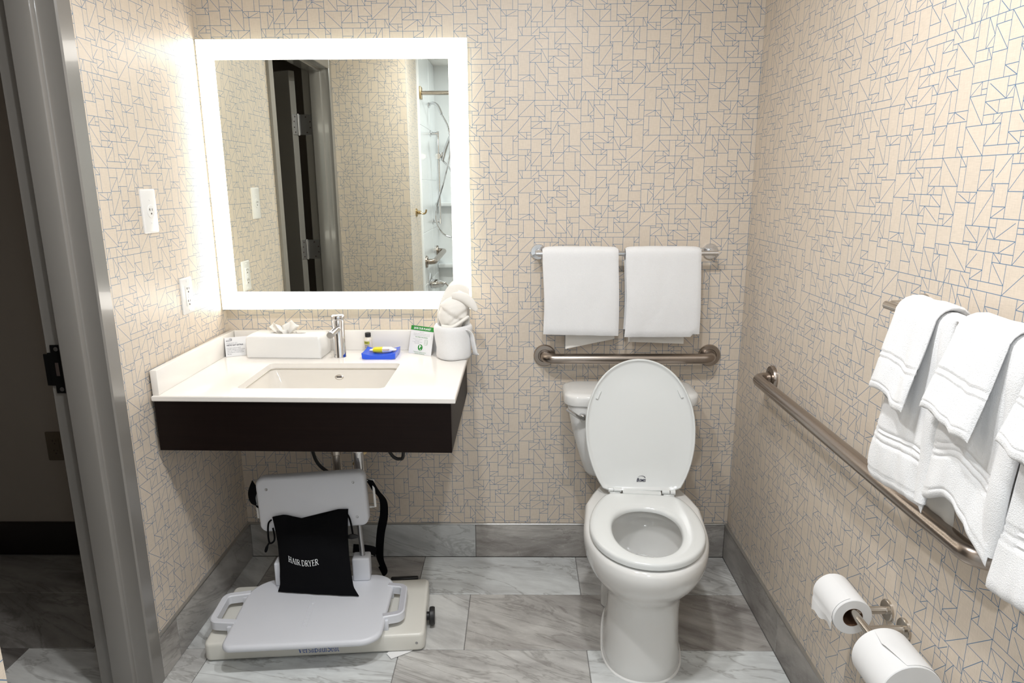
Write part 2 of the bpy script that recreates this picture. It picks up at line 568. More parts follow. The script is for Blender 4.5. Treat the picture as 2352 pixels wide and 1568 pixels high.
# ---- lettering
def text_bm(body, size, mtx, align='LEFT', xs=1.0, bold=0.0, shear=0.0, extrude=0.0):
    cu = bpy.data.curves.new('t', 'FONT')
    cu.body = body
    cu.size = size
    cu.align_x = align
    cu.offset = bold
    cu.shear = shear
    cu.extrude = extrude
    cu.resolution_u = 3
    t = bpy.data.objects.new('t', cu)
    COL.objects.link(t)
    dg = bpy.context.evaluated_depsgraph_get()
    me = bpy.data.meshes.new_from_object(t.evaluated_get(dg))
    bpy.data.objects.remove(t)
    bpy.data.curves.remove(cu)
    bm = bmesh.new()
    bm.from_mesh(me)
    bpy.data.meshes.remove(me)
    bmesh.ops.transform(bm, matrix=mtx @ Matrix.Diagonal((xs, 1, 1, 1)), verts=bm.verts)
    return bm
def ribbon(bm, pts, w, place):
    """flat stroke along 2-D points; w is a width or (start, end); place maps (x, y) to 3-D"""
    P = [Vector(p) for p in pts]
    L, R = [], []
    for i, p in enumerate(P):
        d = P[min(i + 1, len(P) - 1)] - P[max(i - 1, 0)]
        d = d.normalized()
        nn = Vector((-d.y, d.x))
        ww = w if not isinstance(w, (tuple, list)) else w[0] + (w[1] - w[0]) * i / (len(P) - 1)
        L.append(bm.verts.new(place(*(p + nn * ww / 2))))
        R.append(bm.verts.new(place(*(p - nn * ww / 2))))
    for i in range(len(P) - 1):
        bm.faces.new((L[i], R[i], R[i + 1], L[i + 1]))
def arcp(cx, cy, rx, ry, a0, a1, n=10):
    return [(cx + rx * math.cos(math.radians(a0 + (a1 - a0) * i / n)), cy + ry * math.sin(math.radians(a0 + (a1 - a0) * i / n))) for i in range(n + 1)]
T_, K_ = 0.055, 0.125
def sf(x, y, w=0.30): return ([(x - w / 2, y), (x + w / 2, y)], T_)
GLYPH = {
 'H': (0.80, [([(.17, 0), (.17, 1)], K_), ([(.63, 0), (.63, 1)], K_), ([(.17, .5), (.63, .5)], T_), sf(.17, .027), sf(.17, .973), sf(.63, .027), sf(.63, .973)]),
 'A': (0.76, [([(.12, 0), (.38, 1)], T_), ([(.38, 1), (.64, 0)], K_), ([(.20, .36), (.55, .36)], T_), sf(.12, .027, .24), sf(.64, .027, .28)]),
 'I': (0.36, [([(.18, 0), (.18, 1)], K_), sf(.18, .027), sf(.18, .973)]),
 'R': (0.74, [([(.17, 0), (.17, 1)], K_), ([(.08, .973), (.36, .973)] + arcp(.36, .74, .22, .233, 90, -90) + [(.17, .50)], .075), ([(.36, .5), (.66, .02)], K_), sf(.17, .027), sf(.66, .027, .20)]),
 'D': (0.80, [([(.17, 0), (.17, 1)], K_), ([(.08, .973), (.34, .973)] + arcp(.34, .5, .36, .473, 90, -90) + [(.08, .027)], .085)]),
 'Y': (0.74, [([(.37, 0), (.37, .45)], K_), ([(.10, 1), (.37, .43)], K_), ([(.64, 1), (.37, .43)], T_), sf(.37, .027), sf(.10, .973, .26), sf(.64, .973, .22)]),
 'E': (0.66, [([(.17, 0), (.17, 1)], K_), ([(.08, .973), (.55, .973), (.55, .82)], T_), ([(.17, .52), (.46, .52)], T_), ([(.46, .62), (.46, .42)], T_), ([(.08, .027), (.58, .027), (.58, .2)], T_)]),
 'V': (0.74, [([(.10, 1), (.38, 0)], K_), ([(.64, 1), (.38, 0)], T_), sf(.10, .973, .26), sf(.64, .973, .22)]),
 'B': (0.70, [([(.17, 0), (.17, 1)], K_), ([(.08, .973), (.34, .973)] + arcp(.34, .76, .2, .213, 90, -90) + [(.17, .53)], .08), ([(.17, .53), (.36, .53)] + arcp(.36, .28, .23, .25, 90, -90) + [(.08, .03)], .085)]),
 'S': (0.60, [(arcp(.30, .74, .20, .23, 25, 250) + arcp(.30, .27, .22, .25, 80, -155), .10), ([(.50, .98), (.50, .78)], T_)]),
 'e': (0.50, [([(.07, .36), (.44, .36)], T_), (arcp(.25, .33, .19, .31, 5, 320), .085)]),
 'r': (0.42, [([(.14, 0), (.14, .64)], .105), (arcp(.28, .42, .14, .19, 150, 40), .08), sf(.14, .027, .24), sf(.09, .62, .12)]),
 's': (0.42, [(arcp(.20, .48, .12, .14, 30, 250) + arcp(.20, .17, .14, .15, 80, -150), .075)]),
 'a': (0.50, [(arcp(.22, .46, .14, .17, 160, 10) + [(.36, .08), (.46, .03)], .09), (arcp(.22, .19, .15, .17, 80, 330), .075)]),
 't': (0.34, [([(.16, .88), (.16, .16)] + arcp(.26, .14, .10, .12, 190, 320), .09), ([(.03, .62), (.32, .62)], T_)]),
 'h': (0.54, [([(.13, 0), (.13, 1)], .10), (arcp(.27, .42, .14, .2, 160, 0) + [(.41, 0)], .09), sf(.13, .027, .22), sf(.41, .027, .22), sf(.09, .98, .12)]),
 ' ': (0.22, []),
}
def serif_bm(s, height, place, xs=1.0, curve=None):
    """place maps (x, y) along the line of lettering to 3-D; curve adds a baseline drop per x"""
    bm = bmesh.new()
    x = 0.0
    tot = sum(GLYPH[c][0] for c in s) * height * xs
    for c in s:
        w, strokes = GLYPH[c]
        for pts, wd in strokes:
            def pl(a, b, x=x):
                X = (x + a * xs) * height if False else x + a * height * xs
                Y = b * height + (curve(X / tot) if curve else 0)
                return place(X, Y)
            ribbon(bm, pts, wd, pl)
        x += w * height * xs
    return bm

# ------------------------------------------------------------------ wallpaper pattern, one repeat traced as rectangles with diagonals
PAT = [
 (0,0,26.2,22.7,'/'),(26.2,0,55.5,7.2,''),(55.5,0,66.7,7.2,''),(26.2,7.2,42.8,22.7,'\\'),(42.8,7.2,52.6,29.7,''),
 (52.6,7.2,66.7,15.7,'/'),(66.7,0,79.2,11.6,(66.7,0,77.5,9)),(79.2,0,93.4,11.6,''),(93.4,0,100,11.6,'/'),(66.7,11.6,73.5,15.7,''),
 (52.6,15.7,73.5,29.7,(73.5,15.7,62.3,27)),(73.5,11.6,100,32.9,'\\'),(0,22.7,20.4,44.9,'/'),(20.4,22.7,33.2,29.7,''),
 (33.2,22.7,42.8,29.7,'\\'),(20.4,29.7,37.3,39.4,'/'),(37.3,29.7,52.6,39.4,''),(52.6,29.7,63.7,47.8,'/'),(63.7,29.7,73.5,35.4,''),
 (73.5,32.9,82,35.4,''),(63.7,35.4,82,47.8,'\\'),(82,32.9,100,64.8,''),(20.4,39.4,44.3,54.6,(44.3,39.4,23.5,52)),
 (44.3,39.4,52.6,47.8,'\\'),(44.3,47.8,52.6,54.6,''),(0,44.9,13.6,54.6,'\\'),(13.6,44.9,20.4,49,''),(13.6,49,20.4,54.6,''),
 (0,54.6,20.4,69.6,''),(20.4,54.6,37.5,74,''),(37.5,54.6,52.6,63,'/'),(37.5,63,52.6,79.5,''),(52.6,47.8,73.4,74.2,'/'),
 (73.4,47.8,82,64.8,''),(73.4,64.8,82,73,'/'),(82,64.8,100,73,(82,64.8,97,71.5)),(0,69.6,15,78.1,''),(15,69.6,20.4,78.1,'/'),
 (0,78.1,11.2,100,''),(11.2,78.1,20.4,100,(11.2,78.1,20.4,86.5,20.4,86.5,11.2,100)),(20.4,74,37.5,93.3,'/'),(20.4,93.3,29.4,100,''),
 (29.4,93.3,37.5,100,''),(37.5,79.5,56.9,100,(37.5,100,53,84)),(52.6,74.2,56.9,79.5,'\\'),(56.9,74.2,73.4,89.4,'/'),
 (56.9,89.4,73.4,100,''),(73.4,73,91.7,100,''),(91.7,73,100,92.3,''),(91.7,92.3,100,100,'\\'),
]
WB, HBK = 0.2198, 0.2370
def seg_list(r):
    x0, y0, x1, y1, d = r
    if d == '': return []
    if d == '/': return [(x0, y1, x1, y0)]
    if d == '\\': return [(x0, y0, x1, y1)]
    return [d[i:i + 4] for i in range(0, len(d), 4)]
def pattern_wall(name, fn, regions, u_phase, core=None, core_boxes=(), kind='structure'):
    """fn(u, z) -> 3-D; regions are (u0, u1, z0, z1) pieces of one plane"""
    rg = random.Random(hash(len(name)) + 3)
    verts, vmap, faces = [], {}, []
    P, S, A1, B1, A2, B2, G = [], [], [], [], [], [], []
    def V(u, z):
        k = (round(u, 5), round(z, 5))
        if k not in vmap:
            vmap[k] = len(verts)
            verts.append(fn(u, z))
        return vmap[k]
    for (ua, ub, za, zb) in regions:
        k0 = math.floor((ua - u_phase) / WB)
        k1 = math.floor((ub - u_phase) / WB) + 1
        for k in range(k0, k1):
            off = HBK / 2 if (k % 4) in (2, 3) else 0.0
            top = 1.759 + off
            r0 = math.floor((top - zb) / HBK) - 1
            r1 = math.ceil((top - za) / HBK) + 1
            for r in range(r0, r1):
                fx = (r % 2 == 1)
                fy = (k % 2 == 1)
                if (k % 4) in (2, 3):
                    fx = not fx
                zt = top - r * HBK
                ux = u_phase + k * WB
                def mp(px, py):
                    if fx: px = 100 - px
                    if fy: py = 100 - py
                    return ux + px / 100 * WB, zt - py / 100 * HBK
                for rc in PAT:
                    a, b = mp(rc[0], rc[1]), mp(rc[2], rc[3])
                    x0, x1 = min(a[0], b[0]), max(a[0], b[0])
                    z0, z1 = min(a[1], b[1]), max(a[1], b[1])
                    cx0, cx1, cz0, cz1 = max(x0, ua), min(x1, ub), max(z0, za), min(z1, zb)
                    if cx1 - cx0 < 1e-5 or cz1 - cz0 < 1e-5:
                        continue
                    sg = []
                    for s in seg_list(rc):
                        p, q = mp(s[0], s[1]), mp(s[2], s[3])
                        sg.append(((p[0] - x0, p[1] - z0, 0), (q[0] - x0, q[1] - z0, 0)))
                    while len(sg) < 2:
                        sg.append(((9, 9, 0), (9.01, 9, 0)))
                    seed = rg.random()
                    faces.append((V(cx0, cz0), V(cx1, cz0), V(cx1, cz1), V(cx0, cz1)))
                    for (uu, zz) in ((cx0, cz0), (cx1, cz0), (cx1, cz1), (cx0, cz1)):
                        P += (uu - x0, zz - z0, 0); G += (uu, zz, 0)
                        S += (x1 - x0, z1 - z0, seed)
                        A1 += sg[0][0]; B1 += sg[0][1]; A2 += sg[1][0]; B2 += sg[1][1]
    me = bpy.data.meshes.new(name)
    nf = len(faces)
    # the core behind the paper
    for bx in core_boxes:
        x0, x1, y0, y1, z0, z1 = bx
        n = len(verts)
        verts += [(x, y, z) for z in (z0, z1) for y in (y0, y1) for x in (x0, x1)]
        for q in [(0, 2, 3, 1), (4, 5, 7, 6), (0, 1, 5, 4), (2, 6, 7, 3), (0, 4, 6, 2), (1, 3, 7, 5)]:
            faces.append(tuple(n + i for i in q))
    me.from_pydata(verts, [], faces)
    extra = (len(faces) - nf) * 4 * 3
    for nm, d in (('wp_p', P), ('wp_size', S), ('wp_a1', A1), ('wp_b1', B1), ('wp_a2', A2), ('wp_b2', B2), ('wp_g', G)):
        at = me.attributes.new(nm, 'FLOAT_VECTOR', 'CORNER')
        at.data.foreach_set('vector', list(d) + [0.0] * extra)
    me.materials.append(WP)
    me.materials.append(PLASTERSIDE)
    me.polygons.foreach_set('material_index', [0] * nf + [1] * (len(faces) - nf))
    me.update()
    o = bpy.data.objects.new(name, me)
    COL.objects.link(o)
    o['kind'] = 'structure'
    return o

DOOR_H = 2.12
DY0, DY1 = -0.770, -1.700     # clear opening of the door in the left wall
e = 0.0015
pattern_wall('wall_back', lambda u, z: (u, 0.0, z), [(XL, XR, 0.0, CEIL)], -0.005,
             core_boxes=[(XL - 0.15, XR + 0.12, e, 0.12, 0, CEIL)])
pattern_wall('wall_right', lambda u, z: (XR, -u, z), [(0.0, 2.14, 0.0, CEIL)], 0.06,
             core_boxes=[(XR + e, XR + 0.12, YS, 0.0, 0, CEIL)])
pattern_wall('wall_left', lambda u, z: (XL, u, z), [(-0.72, 0.0, 0.0, CEIL), (YF, -0.72, DOOR_H + 0.045, CEIL)], -0.03,
             core_boxes=[(XL - 0.14, XL - e, -0.765, 0.0, 0, CEIL), (XL - 0.14, XL - e, YF, -0.765, DOOR_H + 0.02, CEIL)])
pattern_wall('wall_front', lambda u, z: (-u, YF, z), [(-XS, -XL, 0.0, CEIL)], 0.66,
             core_boxes=[(XL, XS - e, YS - 0.12, YF - e, 0, CEIL)])
pattern_wall('wall_front_return', lambda u, z: (XS, u, z), [(-2.17, YF, 0.0, CEIL)], -2.0)

# ------------------------------------------------------------------ floor tiles
floor_bm = bmesh.new()
box(floor_bm, -3.2, XR + 0.12, YS - 0.1, 0.12, -0.06, -0.003)
floor = obj('floor', floor_bm, GROUT, None, 0, 'structure')
def tile_part(name, parent, size, pos, tone, seed, vein=1.0, bev=0.0015, rot=None, val=1.0):
    bm = bmesh.new()
    a, b, t = size
    box(bm, -a / 2, a / 2, -b / 2, b / 2, -t / 2, t / 2, bev, 1)
    o = obj(name, bm, TILE, parent, 30)
    o.location = Vector(pos) - parent.location
    if rot: o.rotation_euler = rot
    o.color = (tone, seed, vein, val)
    return o
ROW0 = -0.2677
TW, TL = 0.3048, 0.6096
row_phase = [-0.386, -0.184, -0.394, -0.19, -0.39, -0.19, -0.39, -0.19, -0.39, -0.19, -0.39]
TONES = {(0, 0): 0.08, (0, -1): 0.72, (0, 1): 0.42, (1, 0): 0.72, (1, -1): 0.45, (1, 1): 0.85, (2, 0): 0.58, (2, -1): 0.05, (2, 1): 0.05}
SEEDS = {(0, 0): 0.62, (1, 0): 0.30, (1, 1): 0.27, (2, 0): 0.40, (2, -1): 0.9, (2, 1): 0.83, (0, 1): 0.55}
G2 = 0.0022
for r in range(0, 10):
    yb = -TB if r == 0 else ROW0 - TW * (r - 1)
    yf = ROW0 - TW * r
    if yf < YS: yf = YS
    ph = row_phase[r]
    for k in range(-5, 3):
        x0, x1 = ph + TL * k, ph + TL * (k + 1)
        x0c, x1c = max(x0, -3.1), min(x1, XR - TB)
        if x1c - x0c < 0.03: continue
        if x1c <= XL - 0.14 and r > 7: continue
        tn = TONES.get((r, k), rnd.choice([0.15, 0.4, 0.6, 0.75]))
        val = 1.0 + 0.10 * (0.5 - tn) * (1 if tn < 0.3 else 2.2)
        if x1c < XL: tn, val = 0.85, 0.55  # hall tiles: the dimness beyond the door is put into their colour
        tile_part('tile', floor, (x1c - x0c - G2, yb - yf - G2, 0.010), ((x0c + x1c) / 2, (yb + yf) / 2, -0.005), tn, SEEDS.get((r, k), rnd.random()), val=val)

# tiled skirting with a metal cap
def base_run(name, along, fixed, start, end, joints, tones, into, val=1.0):
    """along 'x' or 'y'; fixed coordinate of the wall; 'into' is the sign of the room direction"""
    core = bmesh.new()
    th = TB - 0.002
    f0, f1 = sorted((fixed, fixed + into * th))
    s0, s1 = sorted((start, end))
    if along == 'x': box(core, s0, s1, f0, f1, 0, HB - 0.004)
    else: box(core, f0, f1, s0, s1, 0, HB - 0.004)
    root = obj(name, core, GROUT, None, 0, 'structure')
    edges = [s0] + [j for j in sorted(joints) if s0 < j < s1] + [s1]
    for i in range(len(edges) - 1):
        a, b = edges[i], edges[i + 1]
        L = b - a - 0.0025
        c = (a + b) / 2
        ff = fixed + into * (TB / 2 + 0.0005)
        if along == 'x':
            tile_part('tile', root, (L, HB - 0.006, TB), (c, ff, (HB - 0.006) / 2 + 0.001), tones[i % len(tones)], rnd.random(), 0.8, 0.001, (math.pi / 2, 0, 0), val)
        else:
            tile_part('tile', root, (L, HB - 0.006, TB), (ff, c, (HB - 0.006) / 2 + 0.001), tones[i % len(tones)], rnd.random(), 0.8, 0.001, (math.pi / 2, 0, math.pi / 2), val)
    t = bmesh.new()
    f0, f1 = sorted((fixed, fixed + into * (TB + 0.0015)))
    if along == 'x': box(t, s0, s1, f0, f1, HB - 0.0045, HB, 0.001, 1)
    else: box(t, f0, f1, s0, s1, HB - 0.0045, HB, 0.001, 1)
    obj('cap_strip', t, METALTRIM, root)
    return root
base_run('baseboard_back', 'x', 0.0, XL + TB, XR - TB, [-0.79, -0.18, 0.43], [0.55, 0.12, 0.85, 0.8], -1, 0.88)
base_run('baseboard_right', 'y', XR, -2.14, -TB, [-0.585, -1.19, -1.8], [0.95, 0.9, 0.95, 0.85], -1, 0.72)
base_run('baseboard_left', 'y', XL, -0.714, 0.0, [-0.61], [0.8, 0.7], 1, 0.85)
base_run('baseboard_front', 'x', YF, XL + 0.02, XS, [-0.9], [0.7, 0.5], 1)

c = bmesh.new()
box(c, -3.2, XR + 0.12, YS - 0.1, 0.12, CEIL, CEIL + 0.06)
structure(obj('ceiling', c, CEILM, None, 0))

# ------------------------------------------------------------------ hall beyond the door
b = bmesh.new(); box(b, -3.2, XL - 0.14, 0.008, 0.12, 0, CEIL)
structure(obj('wall_hall_end', b, HALLPAINT, None, 0))
b = bmesh.new(); box(b, -3.3, -3.2, YS, 0.12, 0, CEIL)
structure(obj('wall_hall_side', b, HALLPAINT, None, 0))
b = bmesh.new(); box(b, -3.2, XL - 0.14, YS - 0.12, YS, 0, CEIL)
structure(obj('wall_hall_near', b, HALLPAINT, None, 0))
b = bmesh.new(); box(b, XL - 0.145, XL - 0.14, YS, YF - 0.05, 0, CEIL)
structure(obj('wall_hall_inner', b, HALLPAINT, None, 0))
b = bmesh.new(); box(b, -3.2, XL - 0.15, -0.004, 0.008, 0, 0.145, 0.003, 2)
structure(obj('baseboard_hall', b, HALLBASE))

# ------------------------------------------------------------------ door frame, leaf, hinges, strike
door = bpy.data.objects.new('door_1', None); COL.objects.link(door); door['kind'] = 'structure'
door.location = (XL - 0.07, DY0, 0)
FX = XL + 0.012
def jamb_profile(y, s):
    """plan outline of a hollow-metal jamb; s = -1 for the far jamb (opening towards -y)"""
    f = lambda d: y - s * d
    return [(FX, f(0.055)), (FX, f(0.004)), (FX - 0.004, f(0.0)), (-1.135, f(0.0)), (-1.139, f(-0.003)), (-1.141, f(-0.014)), (-1.144, f(-0.0165)), (-1.201, f(-0.0165)), (-1.205, f(-0.013)),
            (-1.206, f(0.0)), (-1.248, f(0.0)), (-1.252, f(0.004)), (-1.252, f(0.055)), (-1.240, f(0.055)), (-1.240, f(0.02)), (XL - 0.001, f(0.02)), (XL - 0.001, f(0.055))]
bm = bmesh.new()
pr = jamb_profile(DY0, -1)
poly_prism(bm, pr, 0, DOOR_H + 0.05)
jamb_far = part('frame', bm, FRAMEPAINT, door, 40)
bm = bmesh.new()
pr = [(x, max(y, YF + 0.001)) for x, y in jamb_profile(DY1, 1)]
poly_prism(bm, pr, 0, DOOR_H + 0.05)
part('frame', bm, FRAMEPAINT, door, 40)
bm = bmesh.new()
hp = [(FX, DOOR_H + 0.05), (FX, DOOR_H + 0.004), (FX - 0.004, DOOR_H), (-1.135, DOOR_H), (-1.141, DOOR_H - 0.004), (-1.141, DOOR_H - 0.0165), (-1.205, DOOR_H - 0.0165), (-1.206, DOOR_H), (-1.248, DOOR_H), (-1.252, DOOR_H + 0.004), (-1.252, DOOR_H + 0.05)]
loft(bm, [[(x, DY0 - 0.002, z) for x, z in hp], [(x, DY1 + 0.002, z) for x, z in hp]])
part('frame', bm, FRAMEPAINT, door, 40)
# strike plate with a lip, latch hole and two screws
bm = bmesh.new()
yk = DY0 - 0.0005
zc = 1.003
sx0, sx1, sx2 = -1.246, -1.236, -1.208
outl = [(sx0, zc - 0.045), (sx1, zc - 0.045), (sx1, zc - 0.066), (sx2, zc - 0.066), (sx2, zc + 0.066), (sx1, zc + 0.066), (sx1, zc + 0.045), (sx0, zc + 0.045)]
loft(bm, [[(x, yk, z) for x, z in outl], [(x, yk - 0.003, z) for x, z in outl]])
box(bm, sx0 - 0.012, sx0 + 0.002, yk - 0.003, yk, zc - 0.045, zc + 0.042, 0.001, 1)
strike = part('strike_plate', bm, BLACKM, door, 30, label='black strike plate')
bm = bmesh.new(); box(bm, -1.229, -1.220, yk - 0.0034, yk - 0.0028, zc - 0.018, zc + 0.018)
part('latch_hole', bm, SLOT, door, 0, parent=strike)
for dz in (-0.055, 0.055):
    bm = bmesh.new(); lathe(bm, [(0.006, 0), (0.0055, 0.0012), (0.001, 0.002)], (-1.221, yk - 0.003, zc + dz), (0, -1, 0), 14)
    part('screw', bm, STEEL, door, 40, parent=strike)
# leaf standing open into the hall
PV = Vector((-1.287, -1.692, 0))
OPEN = Matrix.Translation(PV) @ Matrix.Rotation(math.radians(118), 4, 'Z')
bm = bmesh.new(); box(bm, 0.0, 0.044, 0.002, 0.912, 0.012, DOOR_H - 0.012, 0.002, 1, mtx=OPEN)
leaf = part('door_leaf', bm, FRAMEPAINT, door, 30)
for hz in (1.815, 1.095, 0.30):
    bm = bmesh.new()
    # plate on the leaf's edge and plate on the jamb's rabbet
    box(bm, 0.004, 0.041, -0.0010, 0.0024, hz - 0.057, hz + 0.057, 0.0008, 1, mtx=OPEN)
    box(bm, -1.283, -1.211, DY1 - 0.0005, DY1 + 0.0025, hz - 0.057, hz + 0.057, 0.0008, 1)
    hg = part('hinge', bm, STEEL, door, 30, label='steel butt hinge')
    bm = bmesh.new()
    cyl(bm, (PV.x, PV.y, hz - 0.060), (PV.x, PV.y, hz + 0.060), 0.0075, n=16)
    for q in range(1, 5):
        lathe(bm, [(0.0079, -0.0006), (0.0079, 0.0006)], (PV.x, PV.y, hz - 0.06 + 0.024 * q), n=16)
    part('knuckle', bm, STEEL, door, 30, parent=hg)
    for q, (dx, dz) in enumerate(((0.030, .043), (0.054, .016), (0.054, -.016), (0.034, -.043))):
        bm = bmesh.new(); lathe(bm, [(0.0045, 0), (0.0043, 0.0006), (0.0005, 0.0008)], (-1.273 + dx, DY1 + 0.0025, hz + dz), (0, 1, 0), 10)
        part('screw', bm, SLOT, door, 40, parent=hg)
        bm = bmesh.new(); lathe(bm, [(0.0045, 0), (0.0043, 0.0006), (0.0005, 0.0008)], (0.012 + 0.35 * dx, -0.0009, hz + dz), (0, -1, 0), 10)
        bmesh.ops.transform(bm, matrix=OPEN, verts=bm.verts)
        part('screw', bm, SLOT, door, 40, parent=hg)

# outlet on the hall wall
def outlet_plate(name, label, origin, xd, kind):
    """wall plate: origin at the wall surface centre, xd across the plate, normal = xd x z"""
    root = thing(name, label, 'outlet', origin)
    yd = Vector((0, 0, 1))
    m0 = basis((0, 0, 0), xd, yd)
    w, h = (0.079, 0.128) if kind == 'single' else (0.074, 0.119)
    pm = WHITEPL if kind != 'hall' else mat('almond_plastic', (0.12, 0.095, 0.065), 0.4, vary=0.03)
    bm = bmesh.new()
    o1 = rrect(-w / 2, w / 2, -h / 2, h / 2, 0.004, 3)
    o2 = rrect(-w / 2 + 0.004, w / 2 - 0.004, -h / 2 + 0.004, h / 2 - 0.004, 0.003, 3)
    loft(bm, [[(x, y, 0) for x, y in o1], [(x, y, 0.0035) for x, y in o1], [(x, y, 0.0062) for x, y in o2]])
    bmesh.ops.transform(bm, matrix=m0, verts=bm.verts)
    part('cover_plate', bm, pm, root, 50, world=False)
    def slots(par, cy, base):
        bm = bmesh.new()
        box(bm, -0.0075, -0.0055, cy + 0.001, cy + 0.009, base - 0.002, base + 0.0005)
        box(bm, -0.0095, -0.0055, cy + 0.004, cy + 0.006, base - 0.002, base + 0.0005)
        box(bm, 0.0055, 0.0072, cy + 0.001, cy + 0.008, base - 0.002, base + 0.0005)
        lathe(bm, [(0.0028, -0.002), (0.0028, 0.0005)], (0, cy - 0.007, base), n=12)
        bmesh.ops.transform(bm, matrix=m0, verts=bm.verts)
        part('socket_slots', bm, SLOT, root, 30, parent=par, world=False)
    def screw(cy):
        bm = bmesh.new(); lathe(bm, [(0.0032, 0.006), (0.003, 0.0072), (0.0005, 0.0076)], (0, cy, 0), n=12)
        bmesh.ops.transform(bm, matrix=m0, verts=bm.verts)
        part('screw', bm, pm, root, 40, world=False)
    if kind == 'single':
        bm = bmesh.new(); lathe(bm, [(0.019, 0.004), (0.019, 0.0072), (0.0178, 0.0084), (0.0005, 0.0084)], (0, 0, 0), n=32)
        bmesh.ops.transform(bm, matrix=m0, verts=bm.verts)
        f = part('receptacle', bm, WHITEPL, root, 40, world=False)
        slots(f, 0.0, 0.0085)
        screw(0.033); screw(-0.033)
    else:
        bm = bmesh.new(); box(bm, -0.0165, 0.0165, -0.033, 0.033, 0.003, 0.0085, 0.001, 2)
        bmesh.ops.transform(bm, matrix=m0, verts=bm.verts)
        f = part('receptacle', bm, pm, root, 30, world=False)
        slots(f, 0.020, 0.0086); slots(f, -0.021, 0.0086)
        if kind == 'gfci':
            for cy in (0.0035, -0.0045):
                bm = bmesh.new(); box(bm, -0.005, 0.005, cy - 0.003, cy + 0.003, 0.008, 0.0098, 0.0006, 1)
                bmesh.ops.transform(bm, matrix=m0, verts=bm.verts)
                part('test_button', bm, WHITEPL, root, 30, parent=f, world=False)
        screw(0.048); screw(-0.048)
    return root
outlet_plate('wall_outlet', 'single round white socket on its plate, high on the left wall near the door frame', (XL, -0.457, 1.4015), (0, 1, 0), 'single')
outlet_plate('wall_outlet', 'white ground-fault socket plate low beside the lit mirror, above the countertop', (XL, -0.290, 1.121), (0, 1, 0), 'gfci')
outlet_plate('wall_outlet', 'dim almond socket plate on the dark hall wall behind the door frame', (-1.838, 0.008, 0.472), (1, 0, 0), 'hall')

# ------------------------------------------------------------------ lamps in the ceiling
for i, (lx, ly) in enumerate(DOWN_POS):
    r = thing('downlight', ('recessed round ceiling downlight nearer the door' if i == 0 else 'recessed round ceiling downlight nearer the toilet'), 'ceiling light', (lx, ly, CEIL), group='downlights in the room ceiling')
    bm = bmesh.new(); lathe(bm, [(0.058, 0.0), (0.078, 0.0), (0.078, -0.004), (0.070, -0.010), (0.058, -0.008)], (lx, ly, CEIL), n=32, cap0=False, cap1=False)
    part('trim_ring', bm, WHITEPL, r)
    bm = bmesh.new(); lathe(bm, [(0.058, -0.004), (0.03, -0.007), (0.0005, -0.008)], (lx, ly, CEIL), n=32)
    part('lens', bm, LENS, r)
r = thing('shower_light', 'round ceiling light over the white shower', 'ceiling light', (0.10, -2.55, 2.34))
bm = bmesh.new(); lathe(bm, [(0.09, 0.0), (0.115, 0.0), (0.115, -0.006), (0.105, -0.014), (0.09, -0.012)], (0.10, -2.55, 2.34), n=32, cap0=False, cap1=False)
part('trim_ring', bm, WHITEPL, r)
bm = bmesh.new(); lathe(bm, [(0.09, -0.006), (0.05, -0.010), (0.0005, -0.012)], (0.10, -2.55, 2.34), n=32)
part('lens', bm, LENSC, r)

# ------------------------------------------------------------------ shower behind the camera, seen in the mirror
b = bmesh.new()
box(b, XS - 0.004, XS + 0.012, YS, -2.165, 0, 2.34, 0.004, 2)
wsh = structure(obj('wall_shower_left', b, SHOWERW))
for y0, y1 in ((-2.66, -2.175), (-2.985, -2.666)):
    for z0, z1 in ((0.02, 0.45), (0.454, 0.80), (0.804, 1.15), (1.154, 1.50), (1.504, 1.85), (1.854, 2.33)):
        b = bmesh.new(); box(b, XS + 0.010, XS + 0.0145, y0, y1, z0, z1, 0.002, 1)
        obj('tile', b, SHOWERW, wsh, 30)
b = bmesh.new(); box(b, XS, XR, YS - 0.02, YS, 0, 2.34)
wsb = structure(obj('wall_shower_back', b, SHOWERW, None, 0))
for z in (0.86, 1.335):
    b = bmesh.new(); box(b, XS + 0.016, XR - 0.016, YS - 0.002, YS + 0.09, z - 0.028, z + 0.004, 0.008, 3)
    obj('shelf', b, SHOWERW, wsb)
b = bmesh.new(); box(b, XR - 0.012, XR, YS, -2.14, 0, 2.34, 0.003, 2)
structure(obj('wall_shower_right', b, SHOWERW))
b = bmesh.new(); box(b, XS, XR, YS, -2.14, 2.34, CEIL)
structure(obj('ceiling_shower', b, CEILM, None, 0))
XW = XS + 0.0145
# curtain rod
r = thing('shower_rod', 'brass-ended straight curtain rod across the white shower, seen in the mirror', 'shower rod', (XW, -2.215, 2.05))
bm = bmesh.new(); box(bm, XW - 0.002, XW + 0.012, -2.253, -2.177, 2.012, 2.088, 0.005, 2); part('flange', bm, BRASS, r, label='square brass flange')
bm = bmesh.new(); box(bm, XR - 0.024, XR - 0.011, -2.253, -2.177, 2.012, 2.088, 0.005, 2); part('flange', bm, BRASS, r, label='square brass flange')
bm = bmesh.new(); cyl(bm, (XW + 0.008, -2.215, 2.05), (XR - 0.02, -2.215, 2.05), 0.0135); part('rod', bm, SATIN, r)
